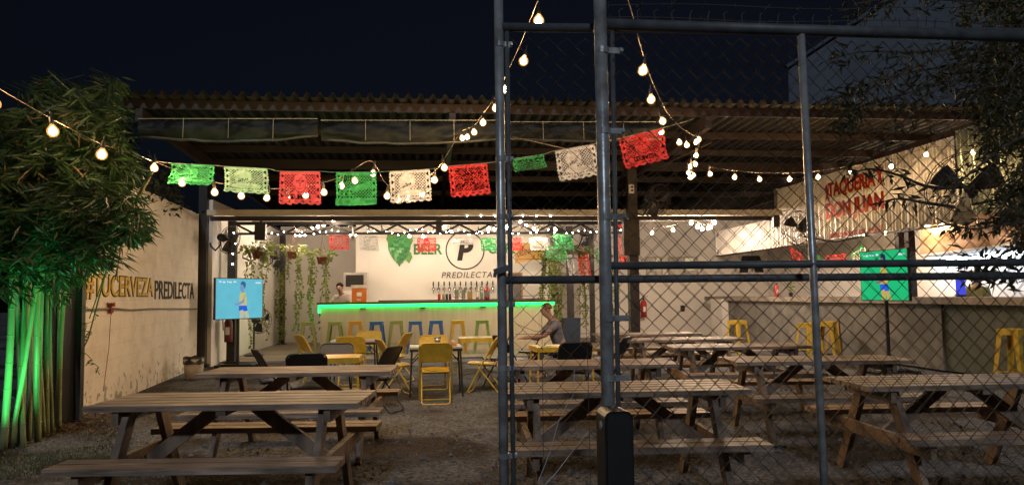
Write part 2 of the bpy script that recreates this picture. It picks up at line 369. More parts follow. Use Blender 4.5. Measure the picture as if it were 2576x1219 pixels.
tag(rp.build("guy_rope", CORD), "thinner second rope slanting beside the lettering near bamboo", "rope")
pole = MB().tube([PV(312, 560, 9.4), PV(387, 423, 8.6)], 0.022, 8)
tag(pole.build("bamboo_pole", mat("dry_pole", (0.30, 0.2, 0.11), 0.7)), "slanting dry pole holding the bulb above the wall end", "pole")

# dark steel leaf and post by the bamboo
d0 = PG(128, 1078); d1 = PG(206, 1058)
gp = thing("sheet_metal_screen", "dark upright sheet panel standing behind the bamboo stems", "screen", d0)
MB().prism([(0, 0), (1, 0), (1, 1), (0, 1)], d0, (d1 - d0) * 0.72, (0, 0, 2.3), (0, 0.03, 0)).build("sheet", BLKPL, gp)
MB().bar(d0 + Vector((0, 0.01, 2.3)), d0 + (d1 - d0) * 0.72 + Vector((0, 0.01, 2.3)), 0.05, 0.05).build("top_rail", BLACK, gp)
p = PG(194, 1062)
gp = thing("black_post", "black square post at the near end of the lettered wall", "post", p)
MB().box(p.x, p.y, 1.6, 0.085, 0.10, 3.2).build("shaft", BLACK, gp)
MB().box(p.x, p.y, 0.02, 0.18, 0.18, 0.04).build("base_plate", BLACK, gp)
vt = MB()
for k in range(3):
    q = p + Vector((0.07, -0.06, 1.35 - 0.25 * k)); pts = [q]
    for i in range(14): q = q + Vector((ru(-.05, .05), ru(-.03, .03), ru(-.06, .03))); pts.append(q)
    vt.tube(pts, 0.004, 4)
    for i in range(10): vt.leaf(pts[ri % 14] if (ri := random.randrange(14)) >= 0 else pts[0], Vector((ru(-1, 1), ru(-1, 1), ru(-1, .3))), 0.05, 0.02)
tag(vt.build("climbing_vine", leafmat("vine_green", (0.08, 0.13, 0.05))), "thin tangled vine climbing the black post by the wall", "vine")

# ================================================================== REAR BUILDING (bar hall)
hb = thing("bar_hall", "white walled open bar hall at the back of the yard", "building", (0, 20, 0))
# left inner wall, rear walls, logo wall with column
lw = MB(); lw.box(-4.58, 20.55, 1.75, 0.14, 7.6, 3.5, None); lw.build("side_wall", WHITEP, hb)
rw = MB(); rw.box(-3.25, 24.3, 1.8, 2.5, 0.16, 3.6); rw.build("rear_wall", WHITEP, hb)
rw = MB(); rw.box(7.8, 24.3, 2.2, 8.6, 0.16, 4.4); rw.build("rear_wall", WHITEP, hb)
MB().box(-1.83, 23.1, 1.85, 0.36, 2.2, 3.7).build("column", WHITEP, hb)
lg = MB().box(0.95, 22.1, 1.85, 5.2, 0.16, 3.7).build("logo_wall", LOGOW, hb)
MB().box(3.48, 23.2, 1.85, 0.14, 2.0, 3.7).build("partition", WHITEP, hb)
MB().box(6.6, 24.18, 2.62, 3.6, 0.10, 0.06).build("ledge", WHITEP, hb)
# low roof over the hall
lr = MB().grid(lambda a, b: (-4.7 + 12.9 * a, 16.55 + 8.1 * b, 3.24 + 0.50 * b + 0.018 * math.sin(a * 12.9 / 0.2 * 6.283)), 260, 2); lr.build("roof", CEIL, hb)
MB().box(1.7, 16.48, 3.20, 12.5, 0.09, 0.115).build("fascia", CREAM, hb)
MB().box(1.7, 16.56, 3.08, 12.4, 0.10, 0.09).build("eave_beam", BROWN, hb)
for yy in (18.6, 20.4, 22.4): MB().box(1.7, yy, 3.28 + 0.06 * (yy - 16.5) - 0.09, 12.5, 0.06, 0.10).build("purlin", mat("pale_purlin", (0.4, 0.37, 0.33), .7), hb)
# lattice truss
tr = thing("lattice_truss", "black steel lattice truss spanning in front of the bar", "truss", (0.3, 17.3, 2.8))
tm = MB(); tm.bar((-4.2, 17.3, 3.05), (4.6, 17.3, 3.05), 0.06, 0.07); tm.build("top_chord", BLACK, tr)
MB().bar((-4.2, 17.3, 2.82), (4.6, 17.3, 2.82), 0.06, 0.05).build("bottom_chord", BLACK, tr)
nb = 25
for i in range(nb):
    x0 = -4.15 + 8.7 * i / nb; x1 = -4.15 + 8.7 * (i + 1) / nb
    MB().bar((x0, 17.3, 2.835 if i % 2 else 3.02), (x1, 17.3, 3.02 if i % 2 else 2.835), 0.045, 0.045, (0, 1, 0)).build("web_bar", BLACK, tr)
p = PV(1104, 575, 17.25); MB().box(p.x, 17.28, 2.98, 0.13, 0.09, 0.36).build("gusset_plate", BLACK, tr)
# posts
def post(px, v, w_, h, label, m_=BLACK, py=870):
    p = PV(px, py, v); t = thing("steel_post", label, "post", (p.x, v, 0), group="steel posts of the hall")
    MB().box(p.x, v, h / 2, w_, w_, h).build("shaft", m_, t); MB().box(p.x, v, 0.03, w_ * 1.7, w_ * 1.7, 0.06).build("base_plate", m_, t); return t, p.x
tL, xL = post(508, 16.7, 0.17, 4.2, "stout black post where the lettered wall ends")
post(582, 17.35, 0.17, 3.1, "black post right behind the left television")
post(710, 23.6, 0.15, 3.4, "slim vine-wrapped post in the far left corner of the hall", py=760)
post(1437, 21.0, 0.17, 3.3, "black post carrying two fans right of the bar")
post(1492, 21.6, 0.13, 3.3, "thinner black post between hanging vines right of the bar")
tC, xC = post(1597, 16.0, 0.20, 4.2, "thick brown post with a white outlet high on it", BROWN)
MB().box(xC - 0.06, 15.9, 2.6, 0.34, 0.16, 0.75).build("bracket_box", BROWN, tC)
p = PV(1588, 475, 15.85)
t = thing("outlet", "white electrical outlet box high on the thick brown post", "outlet", p)
MB().box(p.x, p.y, p.z, 0.11, 0.05, 0.19).build("cover_plate", WHITEP, t); 
for dz in (.035, -.035): MB().box(p.x + .01, p.y - 0.03, p.z + dz, 0.05, 0.02, 0.04).build("socket", BLKPL, t)

# ---- logo wall artwork (flat paint, 4 mm proud)
VL = 22.02
def LP(px, py): return PV(px, py, VL - 0.012)
GRL = mat("green_lettering", (0.06, 0.20, 0.075), 0.7); HOPD = mat("hop_dark", (0.05, 0.22, 0.075), 0.7, var=.3, scale=14); HOPL = mat("hop_light", (0.14, 0.33, 0.09), 0.7, var=.2)
X_ = Vector((1, 0, 0))
def ltext(body, xa, xb, yt, yb, mt, name="lettering", **k):
    A = LP(xa, yb); B = LP(xb, yb); Tt = LP(xa, yt); return text_mb(body, A, X_, _Z, B.x - A.x, Tt.z - A.z, depth=0.004, **k).build(name, mt, hb)
ltext("BEER", 1041, 1113, 613, 640, GRL, offset=0.03); ltext("GARDEN", 1228, 1346, 611, 638, GRL, offset=0.03)
ltext("P", 1150, 1191, 604, 655, BKL, shear=0.18, offset=0.045); ltext("PREDILECTA", 1111, 1238, 684, 699, BKL, shear=0.2, spacing=1.15)
c = LP(1170, 629); R_ = (LP(1219, 629).x - c.x); ri = MB()
ri.grid(lambda a, b: c + Vector((math.cos(a * 6.2832) * (R_ - 0.035 * b), 0, math.sin(a * 6.2832) * (R_ - 0.035 * b))), 96, 1); ri.build("emblem_ring", BKL, hb)
hp = MB(); hp2 = MB()
hc = LP(1005, 628); hw = LP(1033, 628).x - hc.x; hh = (LP(1005, 596).z - hc.z)
for row in range(8):
    zz = hc.z + hh * (0.95 - row * 0.245); wdt = hw * (0.55, 0.85, 1.0, 0.98, 0.86, 0.68, 0.45, 0.2)[row]
    n = (3, 4, 4, 4, 4, 3, 2, 1)[row]
    for k in range(n):
        xx = hc.x - wdt + 2 * wdt * (k + 0.5) / n; s2 = wdt / n * 1.25; off = -0.0015 * (row + 1) - 0.0004 * k
        (hp if (row + k) % 2 else hp2).prism([(-s2, 0.1), (s2, 0.1), (s2 * 0.8, -0.08), (0, -0.21), (-s2 * 0.8, -0.08)], (xx, VL - 0.008 - 0.02 + off + 0.012, zz), X_, _Z, (0, 0.001, 0))
hp.build("hop_cone", HOPD, hb); hp2.build("hop_cone", mat("hop_mid", (0.16, 0.42, 0.16), .7, var=.25, scale=14), hb)
for (lx, ly, sg) in ((1024, 645, 1), (985, 600, -1), (1026, 603, 1)):
    q = LP(lx, ly); MB().prism([(0, 0.2), (0.11 * sg, 0.12), (0.15 * sg, -0.02), (0.06 * sg, -0.2), (-0.05 * sg, -0.08), (-0.08 * sg, 0.06)][::sg], q - Vector((0, 0.012, 0)), X_, _Z, (0, 0.002, 0)).build("hop_leaf", HOPL, hb)

# hanging order sign
a = PV(1297, 639, 21.0); b = PV(1362, 628, 21.0); sg = thing("order_sign", "tan sign reading ORDENA AQUI hung above the bar end", "sign", (a.x, 21.0, a.z))
dx = b - a; hgt = PV(1297, 614, 21.0).z - PV(1297, 661, 21.0).z; a0 = PV(1296, 662, 21.0)
dxn = (PV(1365, 652, 21.0) - a0)
MB().prism([(0, 0), (1, 0), (1, 1), (0, 1)], a0, dxn, (0.0, 0, hgt), (0, 0.02, 0)).build("board", mat("tan_board", (0.50, 0.29, 0.09), .6), sg)
text_mb("ORDENA AQUÍ", a0 + Vector((0.06, -0.006, 0.14)), dxn.normalized() + Vector((0, 0, 0.13)), _Z, dxn.length * 0.86, hgt * 0.42, depth=0.003).build("lettering", BKL, sg)
MB().box(a0.x + dxn.x * 0.84, 20.985, a0.z + 0.2, 0.17, 0.012, 0.2).build("yellow_card", mat("yellow_card", (0.62, 0.42, 0.06), .6), sg)

# windows and small wall fittings on the right rear wall
for k, (px, nm) in enumerate(((1645, "left"), (1718, "right"))):
    q = PV(px, 672, 24.2); t = thing("small_window", ("narrow small lit window beside the thick brown post" if k == 0 else "wider small lit window nearer the zinc sheets"), "window", (q.x, 24.2, q.z), group="small windows in the rear wall")
    W = 0.5 if k == 0 else 0.95
    f = MB()
    for (sx, sz, cx, cz) in ((W, 0.04, 0, .32), (W, 0.04, 0, -.32), (0.04, .6, -W/2, 0), (0.04, .6, W/2, 0), (0.03, .6, 0.05, 0)): f.box(q.x + cx, 24.19, q.z + cz, sx, 0.06, sz)
    f.build("frame", mat("window_frame", (0.4, 0.36, 0.3), .5), t)
    MB().box(q.x, 24.2, q.z, W - 0.04, 0.02, 0.6).build("pane", mat("frosted_pane", (0.52, 0.5, 0.46), 0.35), t)
    MB().box(q.x + W * 0.22, 24.185, q.z + 0.1, W * 0.36, 0.012, 0.40).build("lit_blind", emat("lit_blind", (1.0, 0.78, 0.42), 0.55), t)
q = PV(1717, 775, 24.2); t = thing("wall_socket", "small black socket on the right rear wall", "socket", q)
MB().box(q.x, 24.19, q.z, 0.13, 0.05, 0.2).build("cover", BLKPL, t); MB().box(q.x, 24.16, q.z, 0.07, 0.02, 0.12).build("insert", BLACK, t)
q = PV(1890, 662, 24.2); em = MB()
em.prism([(-.42, -.3), (-.3, 0.25), (.3, .25), (.42, -.3), (.12, -.3), (.1, -.12), (-.1, -.12), (-.12, -.3)], (q.x, 24.2, q.z), X_, _Z, (0, 0.01, 0))
tag(em.build("wall_emblem", BKL), "black trapezoid emblem painted on the rear wall past the counter", "emblem")
q = PV(1425, 740, 24.1); t = thing("grey_door", "plain pale door in the rear wall behind the vines", "door", (q.x, 24.1, 0))
MB().box(q.x, 24.19, 1.05, 0.9, 0.06, 2.1).build("leaf", mat("pale_door", (0.5, .46, .42), .6), t); MB().ball((q.x + 0.35, 24.13, 1.0), 0.04).build("handle", GALV, t)
def extinguisher(p, s, label, m_=None):
    t = thing("fire_extinguisher", label, "fire extinguisher", p)
    MB().lathe([(0.001, 0), (0.085*s, 0.0), (0.09*s, 0.03*s), (0.09*s, 0.42*s), (0.06*s, 0.49*s), (0.03*s, 0.52*s), (0.001, 0.52*s)], 14, p).build("cylinder", m_ or RED, t, smooth=True)
    hd = MB(); hd.box(p.x, p.y, p.z + 0.55*s, 0.05*s, 0.05*s, 0.07*s); hd.bar(p + Vector((-.02, 0, .6*s)), p + Vector((0.13*s, -.02, .63*s)), 0.03*s, 0.015*s); hd.build("valve", BLKPL, t)
    MB().tube([p + Vector((-.02*s, 0, .55*s)), p + Vector((-.12*s, 0, .5*s)), p + Vector((-.11*s, 0, .25*s))], 0.012*s, 6).build("hose", BLKPL, t)
    MB().box(p.x, p.y - 0.088*s, p.z + 0.24*s, 0.08*s, 0.012, 0.16*s).build("tag_plate", WHITEP, t)
q = PV(1621, 797, 23.9); extinguisher(Vector((q.x, 23.95, q.z)), 1.05, "red fire extinguisher hung on the rear wall by the brown post")
q = PV(573, 860, 17.1); extinguisher(Vector((q.x, 17.15, q.z)), 1.0, "red fire extinguisher under the left television, painted darker for shade", mat("shaded_red_paint", (.10, .010, .010), .6))  # red darkened to carry the shade behind the television
q = PV(1955, 753, 17.6); extinguisher(Vector((q.x, 17.6, 1.3)), 0.55, "small red extinguisher standing on the taqueria counter")

# ================================================================== BAR
VBAR = 19.75
xa = PV(806, 800, VBAR).x; xb = PV(1393, 800, VBAR).x
bar = thing("bar_counter", "long pale bar with a glowing green light strip under its top", "bar", ((xa + xb) / 2, VBAR, 0))
MB().box((xa + xb) / 2, VBAR + 0.35, 0.59, xb - xa, 0.66, 1.18).build("front", mat("bar_front", (0.52, 0.46, 0.35), 0.75, var=0.06, scale=2.0, stretch=(6, 6, 0.5), bump=0.05), bar)
MB().box((xa + xb) / 2 - 0.02, VBAR + 0.32, 1.255, xb - xa + 0.12, 0.80, 0.05).build("top_board", mat("dark_board", (0.05, 0.035, 0.025), .4), bar)
MB().box((xa + xb) / 2, VBAR - 0.035, 1.19, xb - xa + 0.04, 0.03, 0.07).build("light_strip", emat("green_led", (0.012, 1.0, 0.088), LEDG), bar)
MB().box(xa - 0.04, VBAR + 0.30, 1.12, 0.03, 0.66, 0.20).build("light_strip", emat("green_led", (0.012, 1.0, .088), LEDG), bar)
MB().box((xa + xb) / 2 + 0.6, VBAR + 0.62, 1.30, xb - xa - 1.6, 0.18, 0.035).build("rear_ledge", mat("dark_board", (0, 0, 0)), bar)
for px in (913, 1063, 1215): 
    q = PV(px, 775, VBAR); MB().box(q.x, VBAR - 0.02, 1.12, 0.14, 0.04, 0.02).build("bag_hook", BLACK, bar)

# beer taps
STEEL = mat("chrome", (0.6, 0.58, 0.55), 0.22, metal=1.0, var=0.05)
tap0 = None
for k in range(12):
    px = 1092 + 19.1 * k * (1238 - 1092) / (19.1 * 11) ; px = 1092 + (1296 - 1092) * k / 11 if False else 1090 + 18.9 * k * 0.735 * 1.0
    px = 1090 + 13.6 * k * 1.0
    q = PV(px, 720, 21.9)
    if tap0 is None:
        t = thing("beer_tap", "", "beer tap", (q.x, 21.9, 1.62))
        b_ = MB(); b_.tube([(0, 0.1, 0), (0, -0.03, 0), (0, -0.07, -0.02), (0, -0.08, -0.13)], [0.026, 0.026, 0.02, 0.013], 8); b_.tube([(0, .11, 0), (0, 0.085, 0)], 0.045, 10); b_.build("spout", STEEL, t, local=True, smooth=True)
        MB().tube([(0, -0.04, 0.01), (0, -0.045, 0.07), (0, -0.05, 0.10), (0, -0.055, 0.2)], [0.01, 0.01, 0.022, 0.018], 8).build("handle", BLKPL, t, local=True, smooth=True)
        tap0 = t
    else:
        t = clone(tap0); t.location = (q.x, 21.9, 1.62)
    tag(t, "%s beer tap from the left in the row under the bar lettering" % ORD[k], "beer tap", "beer taps in a row on the bar wall")
# drinks on the bar
def can(px, c, label):
    q = PV(px, 752, 20.35); z = 1.318
    t = thing("drink_can", label, "can", (q.x, 20.35, z), group="cans on the bar")
    MB().lathe([(0.03, 0), (0.037, 0.012), (0.037, 0.13), (0.028, 0.15), (0.001, 0.15)], 12, (q.x, 20.35, z)).build("body", mat("can_" + label[:10], c, .35, metal=.4), t, smooth=True)
    MB().lathe([(0.027, 0), (0.027, 0.006), (0.001, .006)], 10, (q.x, 20.35, z + 0.15)).build("lid", STEEL, t)
can(1105, (0.4, 0.04, 0.02), "red can leftmost on the bar ledge"); can(1116, (0.30, 0.2, 0.04), "gold can beside the red one on the bar"); can(1124, (0.01, 0.06, 0.06), "dark teal can in the middle of the cans"); can(1132, (0.10, 0.02, 0.08), "dark purple can right of the teal one")
GLASS = mat("clear_glass", (0.75, 0.75, 0.7), 0.08, trans=0.85, var=0.02)
for k, px in enumerate((1149, 1166)):
    q = PV(px, 752, 20.35); z = 1.318
    t = thing("beer_mug", ("glass beer mug nearer the cans on the bar" if k == 0 else "glass beer mug beside the printed carton on the bar"), "mug", (q.x, 20.35, z), group="glass mugs on the bar")
    MB().lathe([(0.05, 0), (0.052, 0.02), (0.05, .1), (0.052, .25), (0.046, .25), (0.044, 0.1), (0.044, .03), (0.001, 0.03)], 16, (q.x, 20.35, z)).build("glass", GLASS, t, smooth=True)
    MB().tube([(q.x - 0.05, 20.35, z + 0.2), (q.x - 0.1, 20.35, z + 0.18), (q.x - 0.1, 20.35, z + 0.08), (q.x - 0.05, 20.35, z + 0.05)], 0.01, 6).build("handle", GLASS, t, smooth=True)
    MB().lathe([(0.0525, .1), (0.0535, .1), (.0535, .2), (.0525, .2)], 12, (q.x, 20.35, z)).build("badge", mat("mug_badge", (0.12, .14, .1), .5), t)
q = PV(1182, 752, 20.35); t = thing("carton", "small green and red printed carton on the bar", "carton", (q.x, 20.35, 1.318))
MB().box(q.x, 20.35, 1.418, 0.13, 0.1, 0.2).build("box", mat("carton_print", (0.32, 0.1, 0.04), .5, scale=14, c2=(.1, .16, .04)), t); MB().box(q.x, 20.35, 1.521, 0.11, 0.08, 0.006).build("flap", mat("carton_print", (0, 0, 0)), t)
def bottle(px, h, r, c, label, lab=None, tr=0.0):
    q = PV(px, 752, 20.3); z = 1.318; t = thing("bottle", label, "bottle", (q.x, 20.3, z), group="bottles on the bar")
    MB().lathe([(r * .9, 0), (r, 0.02), (r, h * .58), (r * .75, h * .7), (r * .32, h * .8), (r * .3, h * .92), (0.001, h * .92)], 14, (q.x, 20.3, z)).build("body", mat("bottle_" + label[:8], c, .15, trans=tr), t, smooth=True)
    MB().lathe([(r * .34, h * .92), (r * .34, h), (0.001, h)], 10, (q.x, 20.3, z)).build("cap", BLKPL, t)
    MB().lathe([(r * 1.02, h * .15), (r * 1.02, h * .5)], 14, (q.x, 20.3, z)).build("paper_label", mat("blabel_" + label[:8], lab or (0.6, 0.55, 0.45), .6, scale=30, var=.3), t)
bottle(1201, 0.37, 0.045, (0.5, 0.45, 0.35), "pale bottle with brown cap beside the carton", tr=.5); bottle(1212, 0.33, 0.043, (0.5, 0.5, .42), "clear bottle with a dark cap between two others on the bar", (0.1, .2, .08), tr=.7); bottle(1225, 0.40, 0.075, (0.22, 0.02, 0.015), "big dark red plastic soda bottle on the bar", (0.12, 0.10, 0.12))
# chalkboard on the right of the taps
q = PV(1291, 720, 21.2); t = thing("chalkboard", "small framed chalkboard menu standing on the bar end", "chalkboard", (q.x, 21.2, 1.3))
MB().box(q.x, 21.2, 1.62, 0.46, 0.03, 0.78).build("slate", mat("slate", (0.16, 0.155, 0.15), .8, scale=26, c2=(.02, .02, .02), stretch=(1, 1, 2.6)), t)
f = MB()
for (cx, cz, sx, sz) in ((0, .40, .52, .04), (0, -.40, .52, .04), (-.245, 0, .04, .76), (.245, 0, .04, .76)): f.box(q.x + cx, 21.19, 1.62 + cz, sx, 0.05, sz)
f.build("frame", mat("light_wood", (0.36, 0.2, 0.1), .6), t)
# dispenser and till at the left of the bar
q = PV(904, 737, 20.3); z = 1.28
t = thing("drink_dispenser", "orange box dispenser with white lid on the left of the bar", "dispenser", (q.x, 20.3, z))
MB().box(q.x, 20.3, z + .18, 0.36, 0.3, 0.36).build("body", mat("orange_plastic", (0.62, 0.17, 0.02), .45), t); MB().box(q.x, 20.3, z + .40, 0.40, 0.34, 0.08).build("lid", mat("lid_white", (.62, .56, .48), .5), t)
MB().box(q.x + .01, 20.14, z + .2, 0.12, 0.01, 0.1).build("label_plate", WHITEP, t); MB().box(q.x, 20.145, z + .06, 0.1, 0.012, .04).build("label_plate", mat("lid_white", (0, 0, 0)), t)
q = PV(894, 706, 21.6); t = thing("microwave", "grey appliance with a dark glass door behind the orange dispenser", "appliance", (q.x, 21.6, 1.5))
MB().box(q.x, 21.6, q.z - .02, 0.6, 0.4, 0.5).build("body", mat("grey_metal", (.45, .42, .38), .45), t); MB().box(q.x, 21.395, q.z, 0.48, 0.02, 0.32).build("glass_door", BLKPL, t)
MB().box(q.x - .03, 21.5, (q.z - .27) / 2, .7, .5, q.z - .27).build("stand", WHITEP, t)

# ================================================================== STOOLS
def make_stool(m_, h=0.78):
    t = thing("bar_stool", "", "stool")
    w = 0.155
    s_ = MB(); s_.box(0, 0, h - 0.012, 0.31, 0.31, 0.024); s_.box(0, -w + .004, h - .052, .30, 0.008, .065); s_.box(0, w - .004, h - .052, .30, 0.008, .065); s_.box(-w + .004, 0, h - .052, 0.008, .29, .065); s_.box(w - .004, 0, h - .052, 0.008, .29, .065)
    s_.build("seat", m_, t, local=True)
    for sx, sy in ((-1, -1), (1, -1), (1, 1), (-1, 1)):
        a = Vector((sx * 0.135, sy * 0.135, h - 0.03)); b = Vector((sx * 0.21, sy * 0.21, 0))
        l = MB(); l.prism([(0, 0), (-.078, 0), (-.046, -1), (0, -1)], a + Vector((sx*.012, sy*.012, 0)), Vector((sx, 0, 0)), a - b, Vector((0, -sy * .006, 0)))
        l.prism([(0, 0), (-.078, 0), (-.046, -1), (0, -1)], a + Vector((sx*.012, sy*.012, 0)), Vector((0, sy, 0)), a - b, Vector((-sx * .006, 0, 0)))
        l.build("leg", m_, t, local=True)
    fr = MB(); k = 0.185
    for z, a, b in ((.22, (-k, -k), (k, -k)), (.22, (-k, k), (k, k)), (.25, (-k, -k), (-k, k)), (.25, (k, -k), (k, k))): fr.bar((*a, z), (*b, z), 0.02, 0.012)
    fr.build("footrest", m_, t, local=True); return t
protos = {}
def stool(px, v, m_, rz, label, group, h=.78):
    key = (m_.name, h)
    if key not in protos: protos[key] = make_stool(m_, h); o = protos[key]
    else: o = clone(protos[key])
    q = PV(px, 870, v); o.location = (q.x, v, 0.0 if v < 17.4 else 0.04); o.rotation_euler = (0, 0, rz); return tag(o, label, "stool", group)
GS = "metal stools along the bar"
stool(775, 19.3, OLI, .1, "dark olive stool half hidden by vines at the bar's left end", GS)
stool(843, 19.2, OLI, 0, "olive stool between the hanging vines and the orange stool", GS)
stool(894, 19.25, mat("orange_yellow_paint", (0.60, 0.29, 0.02), .4), .05, "orange stool behind the back folding table", GS)
stool(948, 18.9, BLU, -.05, "leftmost of the three blue stools at the bar", GS)
stool(997, 19.2, OLI, .08, "olive stool between two blue stools", GS)
stool(1045, 18.6, BLU, 0, "middle and nearest of the three blue stools at the bar", GS)
stool(1097, 18.9, BLU, .06, "rightmost blue stool, beside the lone yellow stool", GS)
stool(1152, 18.7, YEL, 0, "yellow stool at the bar between blue and bright green ones", GS)
stool(1214, 18.6, GRNP, -.1, "bright green stool nearest the galvanised gate post", GS)
GT = "yellow stools at the taqueria counter"
stool(1856, 16.9, YEL, .5, "yellow stool at the far end of the taqueria counter", GT)
stool(2035, 14.9, YEL, .35, "yellow stool left of the thin fence post by the counter", GT)
stool(2082, 15.3, YEL, .8, "yellow stool just right of the thin fence post", GT)
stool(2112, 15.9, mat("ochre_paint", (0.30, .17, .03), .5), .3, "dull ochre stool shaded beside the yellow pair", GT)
stool(2552, 10.2, YEL, .35, "large near yellow stool at the right edge of the picture", GT, .85)

# ================================================================== PICNIC TABLES
LT, WT = 1.72, 0.70
def make_picnic():
    t = thing("picnic_table", "", "picnic table")
    tp = MB(); n = 5; sw = WT / n
    for k in range(n): tp.box(0.006 * math.sin(k * 7), -WT/2 + sw * (k + .5), 0.735, LT, sw - 0.027, 0.036)
    tp.build("tabletop", WOOD, t, local=True)
    for s in (-1, 1):
        b = MB()
        for k in range(2): b.box(0.005 * s, s * 0.66 + (k - .5) * 0.142, 0.447, LT - .06, 0.124, 0.04)
        b.build("bench", WOOD, t, local=True)
    for e in (-1, 1):
        x = e * (LT/2 - 0.24)
        for s in (-1, 1):
            MB().bar((x, s * 0.20, 0.715), (x, s * 0.60, 0.0), 0.10, 0.042, (1, 0, 0)).build("leg", WOODD, t, local=True)
        MB().box(x + e * 0.045, 0, 0.38, 0.042, 1.52, 0.09).build("crossbeam", WOODD, t, local=True)
        MB().box(x + e * 0.045, 0, 0.675, 0.042, WT - 0.06, 0.08).build("cleat", WOODD, t, local=True)
        MB().bar((x - e * 0.03, 0, 0.345), (e * 0.12, 0, 0.70), 0.09, 0.042, (0, 1, 0)).build("brace", WOODD, t, local=True)
    MB().box(0, 0, 0.70, 0.06, WT - .04, 0.035).build("cleat", WOODD, t, local=True)
    return t
pt0 = make_picnic(); GP = "picnic tables in rows on the gravel"
for i, (x, y, rz, lab) in enumerate((
    (-1.265, 5.38, -.10, "front left picnic table nearest the bamboo"), (-1.17, 7.38, -.07, "picnic table behind the front left one, by the folding chairs"),
    (1.37, 5.50, -.06, "picnic table right behind the galvanised gate post"), (1.52, 7.46, -.07, "second picnic table behind the gate, before the black chairs"),
    (3.92, 5.38, -.06, "nearest picnic table at the right edge with its splayed legs showing"), (3.82, 7.36, -.10, "picnic table in the right column behind the nearest one"),
    (3.86, 9.42, -.06, "third picnic table back in the right column"), (3.70, 11.05, -.05, "fourth picnic table back, close to the thick brown post"), (3.62, 12.6, -.04, "farthest picnic table against the right rear wall"))):
    o = pt0 if i == 0 else clone(pt0); o.location = (x, y, 0); o.rotation_euler = (0, 0, rz); tag(o, lab, "picnic table", GP)

# ================================================================== FOLDING TABLES AND CHAIRS
def make_chair(m_, name_m):
    t = thing("folding_chair", "", "folding chair"); W = 0.215
    def loop(y0, z0, y1, z1, w, r=0.07):
        pts = [(-w, y0, z0 + .0), ]
        P = []
        d = Vector((0, y1 - y0, z1 - z0)); L = d.length; d.normalize(); a = Vector((0, y0, z0))
        def at(x, s): return Vector((x, 0, 0)) + a + d * s
        for k in range(5): th = math.pi / 2 * k / 4; P.append(at(-w + r - r * math.sin(th) if False else -w + r * (1 - math.cos(th)), L - r + r * math.sin(th)))
        for k in range(5): th = math.pi / 2 * k / 4; P.append(at(w - r * (1 - math.sin(th)), L - r + r * math.cos(th)))
        for k in range(5): th = math.pi / 2 * k / 4; P.append(at(w - r * .6 * (1 - math.cos(th)), r * .6 - r * .6 * math.sin(th)))
        for k in range(5): th = math.pi / 2 * k / 4; P.append(at(-w + r * .6 * (1 - math.sin(th)), r * .6 - r * .6 * math.cos(th)))
        return P
    # local: the sitter faces +y
    MB().tube(loop(0.20, 0.011, -0.24, 0.80, W), 0.011, 6, closed=True).build("front_frame", m_, t, local=True, smooth=True)
    MB().tube(loop(-0.27, 0.011, 0.08, 0.44, W - 0.03), 0.010, 6, closed=True).build("rear_frame", m_, t, local=True, smooth=True)
    s_ = MB(); s_.grid(lambda a, b: ((a - .5) * 0.37 * (1 - .12 * (1 - b)), -0.17 + 0.36 * b, 0.445 + 0.012 * math.cos((a - .5) * 3.1) - .02 * (1 - b)), 8, 6); s_.grid(lambda a, b: ((.5 - a) * 0.37 * (1 - .12 * (1 - b)), -0.17 + 0.36 * b, 0.415 - .02 * (1 - b)), 8, 6)
    s_.tube([(-.18, .19, .438), (.18, .19, .438)], 0.012, 6); s_.tube([(-.165, -.17, .42), (.165, -.17, .42)], 0.01, 6); s_.tube([(-.165, -.17, .42), (-.185, .19, .435)], 0.012, 6); s_.tube([(.165, -.17, .42), (.185, .19, .435)], 0.012, 6)
    s_.build("seat", m_, t, local=True, smooth=True)
    b_ = MB()
    d = Vector((0, -0.44, 0.789)).normalized()
    def bf(off):
        def f(a, b):
            x = (a - .5) * 2 * (W - .004); z = 0.545 + 0.245 * b; e = max(0, abs(x) / W - .72) / .28
            zz = z - (0.06 * e * e if b > .5 else 0); y = 0.20 - 0.44 * (zz - .011) / .789
            return (x, y + 0.012 * math.cos(x / W * 1.57) * -1 + off, zz)
        return f
    b_.grid(bf(0), 12, 6); b_.grid(bf(0.012), 12, 6)
    b_.build("backrest", m_, t, local=True, smooth=True)
    return t
cprot = {}
def chair(x, y, face, m_, label, fl=0.0):
    k = m_.name
    if k not in cprot: o = cprot[k] = make_chair(m_, k)
    else: o = clone(cprot[k])
    o.location = (x, y, fl); o.rotation_euler = (0, 0, face); return tag(o, label, "chair", ("yellow" if m_ is YEL else "black") + " folding chairs in the yard")
def ftable(x, y, rz, top_m, leg_m, label, sx=.74, sy=.62, h=.70, cat="table"):
    t = thing("folding_table", label, cat, (x, y, 0), rz, "square folding tables")
    a = MB(); a.box(0, 0, h - .012, sx, sy, .024); a.build("tabletop", top_m, t, local=True)
    e = MB(); e.box(0, -sy/2 + .01, h - .045, sx - .02, .02, .04); e.box(0, sy/2 - .01, h - .045, sx - .02, .02, .04); e.box(-sx/2 + .01, 0, h - .045, .02, sy - .04, .04); e.box(sx/2 - .01, 0, h - .045, .02, sy - .04, .04); e.build("apron", leg_m, t, local=True)
    for i, j in ((-1, -1), (1, -1), (1, 1), (-1, 1)):
        MB().tube([(i * (sx/2 - .03), j * (sy/2 - .04), h - .03), (i * (sx/2 - .0), j * (sy/2 - .02), 0)], .014, 6).build("leg", leg_m, t, local=True)
        MB().tube([(i * (sx/2 - .02), j * (sy/2 - .04), h - .24), (i * (sx/2 - .2), j * (sy/2 - .04), h - .05)], .008, 5).build("brace", leg_m, t, local=True)
    return t
PI = math.pi
